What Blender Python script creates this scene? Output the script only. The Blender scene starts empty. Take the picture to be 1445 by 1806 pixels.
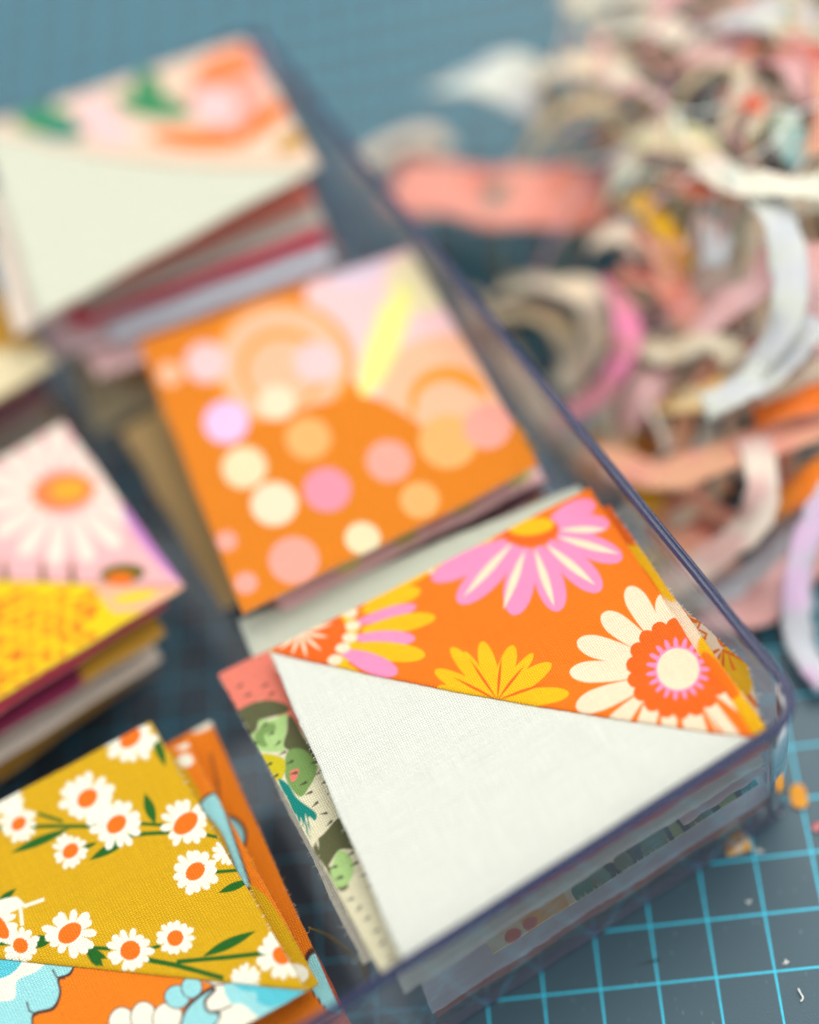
import bpy, math, random
import numpy as np
from mathutils import Matrix, Vector

MM = 0.001
scene = bpy.context.scene
COL = scene.collection

# ------------------------------------------------------------------ camera
cam_data = bpy.data.cameras.new('camera')
cam = bpy.data.objects.new('camera', cam_data)
COL.objects.link(cam)
scene.camera = cam
cam_data.sensor_fit = 'VERTICAL'
cam_data.sensor_height = 24.0
cam_data.lens = 24.0 * 2702.1 / 1806.0
cam_data.clip_start = 0.01
cam_data.clip_end = 20.0
cam_data.dof.use_dof = True
cam_data.dof.focus_distance = 0.2568
cam_data.dof.aperture_fstop = 1.58
AX = ((0.98122, -0.05648, -0.18443), (-0.14347, -0.85279, -0.50216), (-0.12891, 0.51919, -0.84488))
m = Matrix.Identity(4)
for i in range(3):
    m[i][0] = AX[0][i]
    m[i][1] = -AX[1][i]
    m[i][2] = -AX[2][i]
m[0][3], m[1][3], m[2][3] = 3.65 * MM, -75.81 * MM, 273.63 * MM
cam.matrix_world = m

# ------------------------------------------------------------------ light: a soft bright room and one big window beyond the table
world = bpy.data.worlds.new('World')
scene.world = world
world.use_nodes = True
bg = world.node_tree.nodes['Background']
bg.inputs[0].default_value = (0.93, 0.98, 0.985, 1)
bg.inputs[1].default_value = 0.90

def area(name, loc, target, sx, sy, power, color):
    d = bpy.data.lights.new(name, 'AREA')
    d.shape = 'RECTANGLE'
    d.size, d.size_y = sx, sy
    d.energy = power
    d.color = color
    o = bpy.data.objects.new(name, d)
    COL.objects.link(o)
    o.location = loc
    v = Vector(target) - Vector(loc)
    o.rotation_euler = v.to_track_quat('-Z', 'Y').to_euler()
    return o

area('window_light', (0.26, 0.56, 0.86), (-0.02, 0.08, 0.0), 0.80, 0.70, 6.4, (1.0, 0.97, 0.91))

vs = scene.view_settings
vs.view_transform = 'Standard'
vs.look = 'None'
vs.exposure = 0.30
vs.gamma = 1.0
vs.use_curve_mapping = False
scene.cycles.use_denoising = True
scene.cycles.max_bounces = 12
scene.cycles.transparent_max_bounces = 24
scene.cycles.transmission_bounces = 10
scene.cycles.caustics_reflective = False
scene.cycles.blur_glossy = 0.5

# ------------------------------------------------------------------ helpers
def srgb(r, g, b):
    f = lambda c: (c / 255 / 12.92) if c <= 10 else ((c / 255 + 0.055) / 1.055) ** 2.4
    return np.array((f(r), f(g), f(b)))

PAL = {
 'orange': (247, 118, 8), 'deeporange': (236, 100, 14), 'cream': (252, 222, 188), 'pink': (252, 142, 184), 'yellow': (248, 184, 6),
 'white': (223, 223, 211), 'salmon': (232, 124, 104), 'olive': (92, 92, 58), 'lightgreen': (172, 204, 128), 'midgreen': (122, 154, 84),
 'yellow2': (206, 188, 22), 'teal': (0, 128, 116), 'buff': (226, 216, 182), 'dash': (70, 60, 48), 'cream2': (240, 220, 176),
 'amber': (246, 172, 40), 'coral': (230, 96, 62), 'green2': (66, 132, 96), 'black': (34, 32, 34), 'olive2': (112, 120, 74),
 'lime': (164, 184, 98), 'aqua': (60, 164, 178), 'leafgreen': (26, 98, 22), 'petal': (250, 244, 222), 'core': (246, 114, 12),
 'outline': (84, 50, 40), 'sky': (158, 220, 222), 'aqua2': (92, 198, 212), 'orange2': (240, 126, 14), 'mustard': (216, 166, 4),
 'gold2': (246, 150, 34), 'peach': (252, 186, 148), 'blush': (250, 200, 198), 'lemon': (244, 234, 140), 'lemon2': (214, 200, 100),
 'orange3': (226, 126, 14), 'lilac': (244, 196, 236), 'peach2': (244, 176, 104), 'pink2': (236, 146, 164), 'pinkpeach': (248, 164, 146),
 'green': (52, 138, 88), 'coralorange': (250, 130, 72), 'ochre': (196, 142, 40), 'ivory': (250, 230, 212), 'orchid': (206, 132, 200),
 'brown': (128, 88, 40), 'moss': (108, 98, 22), 'zig': (232, 120, 14), 'lemonyellow': (252, 214, 20), 'plum': (132, 30, 70),
 'pinkwhite': (248, 186, 186), 'sunyellow': (250, 210, 6), 'sage': (214, 216, 196), 'beige': (206, 196, 178), 'grey': (176, 178, 190),
 'rust': (170, 86, 66), 'tan': (190, 156, 104), 'crimson': (206, 52, 78), 'rose': (230, 156, 152), 'apricot': (248, 168, 70),
 'lilacgrey': (206, 206, 216), 'greige': (200, 184, 172), 'floral': (240, 206, 180), 'dustyplum': (120, 70, 84), 'rosecream': (248, 222, 204),
 'graywhite': (214, 214, 220), 's_tan': (218, 190, 148), 's_rust': (208, 126, 98), 's_olive': (212, 208, 158), 's_beige': (230, 216, 192), 's_sage': (224, 224, 202), 's_rose': (238, 180, 174), 's_salmon': (240, 150, 126), 'lilac2': (226, 200, 214), 'cream_plain': (214, 213, 192), 'palepink': (244, 208, 212), 'redorange': (216, 84, 60),
}
PALN = {k: srgb(*v) for k, v in PAL.items()}

def link(o, parent=None):
    COL.objects.link(o)
    if parent is not None:
        o.parent = parent
    return o

def tag(o, label=None, cat=None, group=None, kind=None):
    if label: o['label'] = label
    if cat: o['category'] = cat
    if group: o['group'] = group
    if kind: o['kind'] = kind
    return o

def empty(name, loc):
    o = bpy.data.objects.new(name, None)
    o.empty_display_size = 0.005
    o.location = loc
    return link(o)

def mesh_obj(name, verts, faces, mat, parent=None, smooth=True, loc=None):
    me = bpy.data.meshes.new(name)
    me.from_pydata([tuple(v) for v in verts], [], faces)
    if smooth:
        me.polygons.foreach_set('use_smooth', [True] * len(me.polygons))
    for mm in (mat if isinstance(mat, (list, tuple)) else [mat]):
        me.materials.append(mm)
    me.update()
    o = bpy.data.objects.new(name, me)
    if loc is not None: o.location = loc
    return link(o, parent)

# ------------------------------------------------------------------ materials
def new_mat(name):
    mt = bpy.data.materials.new(name)
    mt.use_nodes = True
    nt = mt.node_tree
    nt.nodes.clear()
    out = nt.nodes.new('ShaderNodeOutputMaterial')
    return mt, nt, nt.nodes, nt.links, out

def mth(nt, op, a, b=None, c=None):
    n = nt.nodes.new('ShaderNodeMath')
    n.operation = op
    for i, v in enumerate((a, b, c)):
        if v is None: continue
        if isinstance(v, (int, float)): n.inputs[i].default_value = v
        else: nt.links.new(v, n.inputs[i])
    return n.outputs[0]

def cotton(name, raw=None):
    """woven cotton: printed colour from the cloth's own 'print' attribute, plain weave of two thread systems from its mm coordinates"""
    mt, nt, N, L, out = new_mat(name)
    uv = N.new('ShaderNodeUVMap'); uv.uv_map = 'cloth'
    nz = N.new('ShaderNodeTexNoise'); nz.inputs['Scale'].default_value = 0.9; nz.inputs['Detail'].default_value = 3
    L.new(uv.outputs[0], nz.inputs['Vector'])
    wob = mth(nt, 'MULTIPLY', mth(nt, 'SUBTRACT', nz.outputs['Fac'], 0.5), 0.5)
    sp = N.new('ShaderNodeSeparateXYZ'); L.new(uv.outputs[0], sp.inputs[0])
    pitch = 0.40
    w = math.pi / pitch
    a = mth(nt, 'MULTIPLY', mth(nt, 'ADD', sp.outputs[0], wob), w)
    b = mth(nt, 'MULTIPLY', mth(nt, 'ADD', sp.outputs[1], wob), w)
    sa, sb = mth(nt, 'SINE', a), mth(nt, 'SINE', b)
    chk = mth(nt, 'MULTIPLY', sa, sb)                       # over/under
    ga = mth(nt, 'ABSOLUTE', mth(nt, 'COSINE', a)); gb = mth(nt, 'ABSOLUTE', mth(nt, 'COSINE', b))
    gaps = mth(nt, 'MULTIPLY', mth(nt, 'SUBTRACT', 1.0, mth(nt, 'POWER', ga, 5.0)), mth(nt, 'SUBTRACT', 1.0, mth(nt, 'POWER', gb, 5.0)))
    # slub: some threads thicker / darker than others
    n1 = N.new('ShaderNodeTexNoise'); n1.inputs['Scale'].default_value = 1.0; n1.inputs['Detail'].default_value = 2
    mp = N.new('ShaderNodeMapping'); mp.inputs['Scale'].default_value = (3.1, 0.12, 1); L.new(uv.outputs[0], mp.inputs[0]); L.new(mp.outputs[0], n1.inputs['Vector'])
    n2 = N.new('ShaderNodeTexNoise'); n2.inputs['Scale'].default_value = 1.0; n2.inputs['Detail'].default_value = 2
    mp2 = N.new('ShaderNodeMapping'); mp2.inputs['Scale'].default_value = (0.12, 3.1, 1); mp2.inputs['Location'].default_value = (7, 3, 0); L.new(uv.outputs[0], mp2.inputs[0]); L.new(mp2.outputs[0], n2.inputs['Vector'])
    slub = mth(nt, 'ADD', n1.outputs['Fac'], n2.outputs['Fac'])
    val = mth(nt, 'ADD', mth(nt, 'MULTIPLY', gaps, 0.38), mth(nt, 'MULTIPLY', slub, 0.20))
    val = mth(nt, 'ADD', val, mth(nt, 'MULTIPLY', chk, 0.05))
    val = mth(nt, 'ADD', val, 0.55)
    at = N.new('ShaderNodeAttribute'); at.attribute_name = 'print'
    mul = N.new('ShaderNodeVectorMath'); mul.operation = 'SCALE'
    if raw is None:
        L.new(at.outputs['Color'], mul.inputs[0])
    else:
        mix = N.new('ShaderNodeMix'); mix.data_type = 'RGBA'; mix.inputs[0].default_value = 0.45
        mix.inputs[6].default_value = (*raw, 1); L.new(at.outputs['Color'], mix.inputs[7]); L.new(mix.outputs[2], mul.inputs[0])
    L.new(val, mul.inputs['Scale'])
    p = N.new('ShaderNodeBsdfPrincipled')
    L.new(mul.outputs[0], p.inputs['Base Color'])
    p.inputs['Roughness'].default_value = 0.88
    p.inputs['Specular IOR Level'].default_value = 0.25
    p.inputs['Sheen Weight'].default_value = 0.08
    p.inputs['Sheen Roughness'].default_value = 0.5
    h = mth(nt, 'ADD', mth(nt, 'MULTIPLY', chk, 0.5), gaps)
    bp = N.new('ShaderNodeBump'); bp.inputs['Strength'].default_value = 0.8; bp.inputs['Distance'].default_value = 0.00012
    L.new(h, bp.inputs['Height']); L.new(bp.outputs[0], p.inputs['Normal'])
    L.new(p.outputs[0], out.inputs[0])
    return mt

COTTON = cotton('printed_cotton')
RAW = cotton('raw_cut_edge', tuple(srgb(226, 214, 196)))

def plain(name, rgb, rough=0.6):
    mt, nt, N, L, out = new_mat(name)
    p = N.new('ShaderNodeBsdfPrincipled')
    nz = N.new('ShaderNodeTexNoise'); nz.inputs['Scale'].default_value = 900
    mx = N.new('ShaderNodeMix'); mx.data_type = 'RGBA'
    c = srgb(*rgb)
    mx.inputs[6].default_value = (*(c * 0.85), 1); mx.inputs[7].default_value = (*np.minimum(c * 1.12, 1), 1)
    L.new(nz.outputs['Fac'], mx.inputs[0]); L.new(mx.outputs[2], p.inputs['Base Color'])
    p.inputs['Roughness'].default_value = rough
    L.new(p.outputs[0], out.inputs[0])
    return mt

def clear_sheet():
    mt, nt, N, L, out = new_mat('clear_plastic_sheet')
    t = N.new('ShaderNodeBsdfTransparent'); t.inputs[0].default_value = (0.945, 0.950, 0.972, 1)
    g = N.new('ShaderNodeBsdfGlossy'); g.inputs['Roughness'].default_value = 0.05
    nz = N.new('ShaderNodeTexNoise'); nz.inputs['Scale'].default_value = 18; nz.inputs['Detail'].default_value = 1
    bp = N.new('ShaderNodeBump'); bp.inputs['Strength'].default_value = 0.05; bp.inputs['Distance'].default_value = 0.001
    L.new(nz.outputs['Fac'], bp.inputs['Height']); L.new(bp.outputs[0], g.inputs['Normal'])
    ge = N.new('ShaderNodeNewGeometry')
    fr = N.new('ShaderNodeFresnel')                          # same reflectance entering and leaving the thin sheet
    L.new(mth(nt, 'ADD', mth(nt, 'MULTIPLY', ge.outputs['Backfacing'], 1 / 1.58 - 1.58), 1.58), fr.inputs['IOR'])
    mx = N.new('ShaderNodeMixShader')
    L.new(fr.outputs[0], mx.inputs[0]); L.new(t.outputs[0], mx.inputs[1]); L.new(g.outputs[0], mx.inputs[2])
    # scuffs and milky wall reflections put in as one pale diffuse film, uneven, scratched
    df = N.new('ShaderNodeBsdfDiffuse'); df.inputs[0].default_value = (0.86, 0.86, 0.92, 1)
    tl = N.new('ShaderNodeBsdfTranslucent'); tl.inputs[0].default_value = (0.86, 0.86, 0.92, 1)
    dt = N.new('ShaderNodeMixShader'); L.new(df.outputs[0], dt.inputs[1]); L.new(tl.outputs[0], dt.inputs[2])
    tc = N.new('ShaderNodeTexCoord'); mp = N.new('ShaderNodeMapping'); mp.inputs['Scale'].default_value = (60, 60, 420); mp.inputs['Rotation'].default_value = (0.3, 0.2, 0.4)
    L.new(tc.outputs['Object'], mp.inputs[0])
    n2 = N.new('ShaderNodeTexNoise'); n2.inputs['Scale'].default_value = 1.0; n2.inputs['Detail'].default_value = 6; L.new(mp.outputs[0], n2.inputs['Vector'])
    rg = N.new('ShaderNodeMapRange'); rg.inputs['From Min'].default_value = 0.35; rg.inputs['From Max'].default_value = 0.75; rg.inputs['To Min'].default_value = 0.018; rg.inputs['To Max'].default_value = 0.085
    L.new(n2.outputs['Fac'], rg.inputs['Value'])
    mx2 = N.new('ShaderNodeMixShader'); L.new(rg.outputs[0], mx2.inputs[0]); L.new(mx.outputs[0], mx2.inputs[1]); L.new(dt.outputs[0], mx2.inputs[2])
    L.new(mx2.outputs[0], out.inputs[0])
    return mt

def tinted(name, rgb, trans, rough=0.07):
    mt, nt, N, L, out = new_mat(name)
    p = N.new('ShaderNodeBsdfPrincipled')
    p.inputs['Base Color'].default_value = (*rgb, 1)
    p.inputs['Roughness'].default_value = rough
    p.inputs['Transmission Weight'].default_value = trans
    p.inputs['IOR'].default_value = 1.49
    nz = N.new('ShaderNodeTexNoise'); nz.inputs['Scale'].default_value = 90; nz.inputs['Detail'].default_value = 2
    bp = N.new('ShaderNodeBump'); bp.inputs['Strength'].default_value = 0.06; bp.inputs['Distance'].default_value = 0.0006
    L.new(nz.outputs['Fac'], bp.inputs['Height']); L.new(bp.outputs[0], p.inputs['Normal'])
    L.new(p.outputs[0], out.inputs[0])
    return mt

SHEET = clear_sheet()
RIM = tinted('blue_tinted_rim', (0.035, 0.045, 0.15), 0.6)
EDGE = tinted('blue_tinted_edge', (0.35, 0.40, 0.62), 0.92)

def mat_surface():
    mt, nt, N, L, out = new_mat('cutting_mat_vinyl')
    tc = N.new('ShaderNodeTexCoord')
    sp = N.new('ShaderNodeSeparateXYZ'); L.new(tc.outputs['Object'], sp.inputs[0])
    def lines(coord, period, half):
        u = mth(nt, 'DIVIDE', coord, period)
        d = mth(nt, 'MULTIPLY', mth(nt, 'ABSOLUTE', mth(nt, 'SUBTRACT', u, mth(nt, 'ROUND', u))), period)
        s = N.new('ShaderNodeMapRange'); s.interpolation_type = 'SMOOTHSTEP'
        s.inputs['From Min'].default_value = half - 0.00006; s.inputs['From Max'].default_value = half + 0.00006
        s.inputs['To Min'].default_value = 1; s.inputs['To Max'].default_value = 0
        L.new(d, s.inputs['Value'])
        return s.outputs[0]
    lx, ly = lines(sp.outputs[0], 0.010, 0.00019), lines(sp.outputs[1], 0.010, 0.00019)
    ln = mth(nt, 'MAXIMUM', lx, ly)
    wn = N.new('ShaderNodeTexNoise'); wn.inputs['Scale'].default_value = 700; wn.inputs['Detail'].default_value = 4
    L.new(tc.outputs['Object'], wn.inputs['Vector'])
    wear = N.new('ShaderNodeMapRange'); wear.inputs['From Min'].default_value = 0.25; wear.inputs['From Max'].default_value = 0.5; wear.inputs['To Min'].default_value = 0.72
    L.new(wn.outputs['Fac'], wear.inputs['Value'])
    ln = mth(nt, 'MULTIPLY', ln, wear.outputs[0])
    base = N.new('ShaderNodeMix'); base.data_type = 'RGBA'
    big = N.new('ShaderNodeTexNoise'); big.inputs['Scale'].default_value = 28; big.inputs['Detail'].default_value = 5
    L.new(tc.outputs['Object'], big.inputs['Vector'])
    base.inputs[6].default_value = (0.036, 0.080, 0.108, 1); base.inputs[7].default_value = (0.050, 0.102, 0.132, 1)
    L.new(big.outputs['Fac'], base.inputs[0])
    # fine pale flecks and short scratches
    def flecks(scale, stretch, rot, thr, seed):
        mp = N.new('ShaderNodeMapping'); mp.inputs['Scale'].default_value = stretch; mp.inputs['Rotation'].default_value = (0, 0, rot); mp.inputs['Location'].default_value = (seed, seed * 2, 0)
        L.new(tc.outputs['Object'], mp.inputs[0])
        v = N.new('ShaderNodeTexVoronoi'); v.inputs['Scale'].default_value = scale
        L.new(mp.outputs[0], v.inputs['Vector'])
        r = N.new('ShaderNodeMapRange'); r.inputs['From Min'].default_value = thr; r.inputs['From Max'].default_value = thr * 0.3
        r.inputs['To Min'].default_value = 0; r.inputs['To Max'].default_value = 1
        L.new(v.outputs['Distance'], r.inputs['Value'])
        sc = N.new('ShaderNodeSeparateColor'); L.new(v.outputs['Color'], sc.inputs[0])
        return mth(nt, 'MULTIPLY', r.outputs[0], mth(nt, 'MULTIPLY', sc.outputs[0], sc.outputs[1]))
    f1 = flecks(900, (1.0, 0.34, 1), 0.12, 0.16, 0.3)
    f2 = flecks(420, (1.0, 0.16, 1), -0.35, 0.07, 1.7)
    fl = mth(nt, 'MINIMUM', mth(nt, 'ADD', mth(nt, 'MULTIPLY', f1, 0.75), mth(nt, 'MULTIPLY', f2, 0.9)), 1.0)
    mxf = N.new('ShaderNodeMix'); mxf.data_type = 'RGBA'; mxf.inputs[7].default_value = (0.26, 0.36, 0.42, 1)
    L.new(fl, mxf.inputs[0]); L.new(base.outputs[2], mxf.inputs[6])
    mxl = N.new('ShaderNodeMix'); mxl.data_type = 'RGBA'; mxl.inputs[7].default_value = (0.03, 0.62, 0.84, 1)
    L.new(ln, mxl.inputs[0]); L.new(mxf.outputs[2], mxl.inputs[6])
    p = N.new('ShaderNodeBsdfPrincipled')
    L.new(mxl.outputs[2], p.inputs['Base Color'])
    p.inputs['Roughness'].default_value = 0.42
    p.inputs['Specular IOR Level'].default_value = 0.5
    gn = N.new('ShaderNodeTexNoise'); gn.inputs['Scale'].default_value = 2600; gn.inputs['Detail'].default_value = 2
    L.new(tc.outputs['Object'], gn.inputs['Vector'])
    bp = N.new('ShaderNodeBump'); bp.inputs['Strength'].default_value = 0.35; bp.inputs['Distance'].default_value = 0.0001
    L.new(gn.outputs['Fac'], bp.inputs['Height']); L.new(bp.outputs[0], p.inputs['Normal'])
    L.new(p.outputs[0], out.inputs[0])
    return mt

# measured layout, millimetres
PIECES = {
 'f_top': [[-37.43, -12.93, 40.9], [20.8, 16.06, 41.96], [0.51, 68.33, 38.04], [-59.23, 45.24, 36.67]],
 'f_sun': [[-33.04, -7.9, 39.74], [23.21, 17.26, 40.82], [3.59, 64.87, 37.36], [-54.79, 43.81, 35.97]],
 'f_cactus': [[-41.7, -13.0, 37.21], [15.38, 16.53, 38.04], [-6.19, 66.37, 34.58], [-69.64, 43.92, 33.12]],
 'f_fly': [[-8.39, 24.71, 37.98], [22.41, 20.36, 39.52], [22.09, 29.74, 39.03], [5.64, 53.68, 37.03]],
 'f_sage': [[-52.37, 9.44, 32.62], [8.73, 28.12, 34.06], [-1.37, 73.11, 31.53], [-66.48, 55.8, 29.88]],
 'f_red': [[-21.11, -3.69, 32.87], [23.49, 17.4, 33.58], [5.07, 60.07, 30.91], [-43.91, 40.54, 30.01]],
 'f_beige': [[-45.85, -9.53, 30.69], [13.57, 17.34, 31.59], [-8.82, 67.25, 28.62], [-69.96, 45.4, 27.44]],
 'f_white2': [[-39.96, -14.19, 27.75], [22.79, 17.17, 28.43], [2.32, 69.45, 25.73], [-59.77, 46.35, 24.67]],
 'f_tip': [[8.03, 9.7, 23.36], [22.68, 17.0, 23.56], [13.01, 47.17, 22.17], [-3.37, 38.37, 22.03]],
 'f_green': [[-26.08, -7.28, 19.54], [21.59, 16.46, 19.94], [5.69, 62.67, 18.23], [-46.73, 36.17, 17.77]],
 'f_grey': [[-38.41, -13.42, 10.19], [23.96, 17.65, 10.48], [1.32, 71.45, 9.23], [-57.28, 41.23, 8.92]],
 'f_brown': [[-38.24, -13.33, 6.79], [23.57, 17.44, 6.98], [1.32, 71.46, 6.04], [-56.91, 41.29, 5.8]],
 'm_top': [[-64.09, 53.66, 36.0], [-8.13, 76.23, 36.0], [-29.13, 132.6, 36.0], [-85.91, 119.03, 37.0]],
 'm_stripe': [[-57.98, 55.83, 31.0], [-7.44, 76.11, 31.0], [-30.35, 130.92, 31.0], [-81.19, 115.98, 31.0]],
 'm_rust': [[-58.73, 56.67, 26.0], [-8.17, 76.4, 26.0], [-31.22, 132.13, 26.0], [-81.58, 115.26, 26.0]],
 'm_tan': [[-72.36, 63.17, 22.0], [-11.63, 79.16, 22.0], [-34.15, 137.55, 22.0], [-94.45, 107.84, 23.0]],
 'b_top': [[-102.78, 119.83, 48.0], [-44.79, 149.35, 48.0], [-60.91, 190.4, 47.0], [-122.08, 179.31, 47.0]],
 'b_left': [[-110.42, 121.57, 43.0], [-48.59, 152.56, 43.0], [-66.27, 190.35, 42.0], [-121.75, 163.37, 42.0]],
 'b_salmon': [[-91.18, 131.97, 40.8], [-47.34, 146.02, 40.8], [-64.14, 191.62, 40.3], [-109.47, 169.48, 40.3]],
 'b_greige': [[-97.35, 128.52, 38.6], [-46.05, 141.72, 38.6], [-63.36, 188.0, 38.4], [-113.15, 167.65, 38.4]],
 'b_crimson': [[-100.28, 126.03, 36.4], [-45.94, 138.33, 36.4], [-62.62, 184.49, 36.4], [-115.87, 166.29, 36.4]],
 'b_lilac': [[-91.9, 122.16, 34.2], [-45.13, 134.17, 34.2], [-63.21, 183.21, 34.3], [-116.06, 166.2, 34.3]],
 'b_tipa': [[-106.81, 123.17, 32.0], [-49.37, 131.08, 32.0], [-65.19, 182.44, 32.0], [-120.19, 164.14, 32.0]],
 'b_tipb': [[-97.44, 117.48, 29.6], [-46.35, 129.34, 29.6], [-64.48, 182.67, 29.8], [-118.99, 164.74, 29.8]],
 'b_olive': [[-104.87, 116.57, 12.0], [-50.16, 137.74, 12.0], [-67.85, 190.21, 13.0], [-119.52, 164.48, 13.0]],
 'p_top': [[-127.46, 35.7, 34.25], [-75.75, 61.96, 35.0], [-101.43, 102.85, 36.0], [-153.14, 76.6, 35.25]],
 'p_line': [[-129.72, 32.69, 32.0], [-79.87, 60.32, 32.0], [-102.09, 103.56, 32.0], [-151.94, 75.92, 32.0]],
 'p_magenta': [[-131.31, 30.72, 28.0], [-81.53, 56.37, 28.0], [-104.81, 102.48, 28.0], [-154.59, 76.83, 28.0]],
 'p_cream': [[-133.48, 27.75, 21.21], [-84.37, 54.64, 22.0], [-107.09, 101.09, 22.0], [-156.2, 74.19, 21.21]],
 'p_ochre': [[-135.72, 24.36, 17.0], [-88.56, 54.55, 17.0], [-109.1, 101.72, 17.0], [-156.27, 71.53, 17.0]],
 'l_top': [[-147.83, 94.35, 36.0], [-103.88, 118.2, 36.0], [-132.33, 159.32, 36.0], [-176.27, 135.47, 36.0]],
 'l_red': [[-151.02, 91.11, 30.0], [-107.61, 115.93, 30.0], [-133.72, 158.57, 30.0], [-177.13, 133.75, 30.0]],
 'g_top': [[-126.93, -43.18, 31.0], [-55.12, -12.96, 31.0], [-82.76, 37.35, 31.0], [-154.57, 7.13, 31.0]],
 'g_leaf': [[-108.37, -36.14, 27.5], [-53.95, -11.08, 27.5], [-76.89, 34.06, 28.0], [-150.63, 6.37, 27.0]],
 'g_cloud': [[-110.19, -35.49, 23.5], [-51.04, -15.26, 23.5], [-73.58, 39.04, 24.5], [-146.96, 6.78, 24.0]],
 'g_coral': [[-112.08, -36.5, 19.0], [-50.38, -16.53, 19.0], [-74.05, 35.56, 20.0], [-148.89, 4.98, 20.0]],
}
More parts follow.
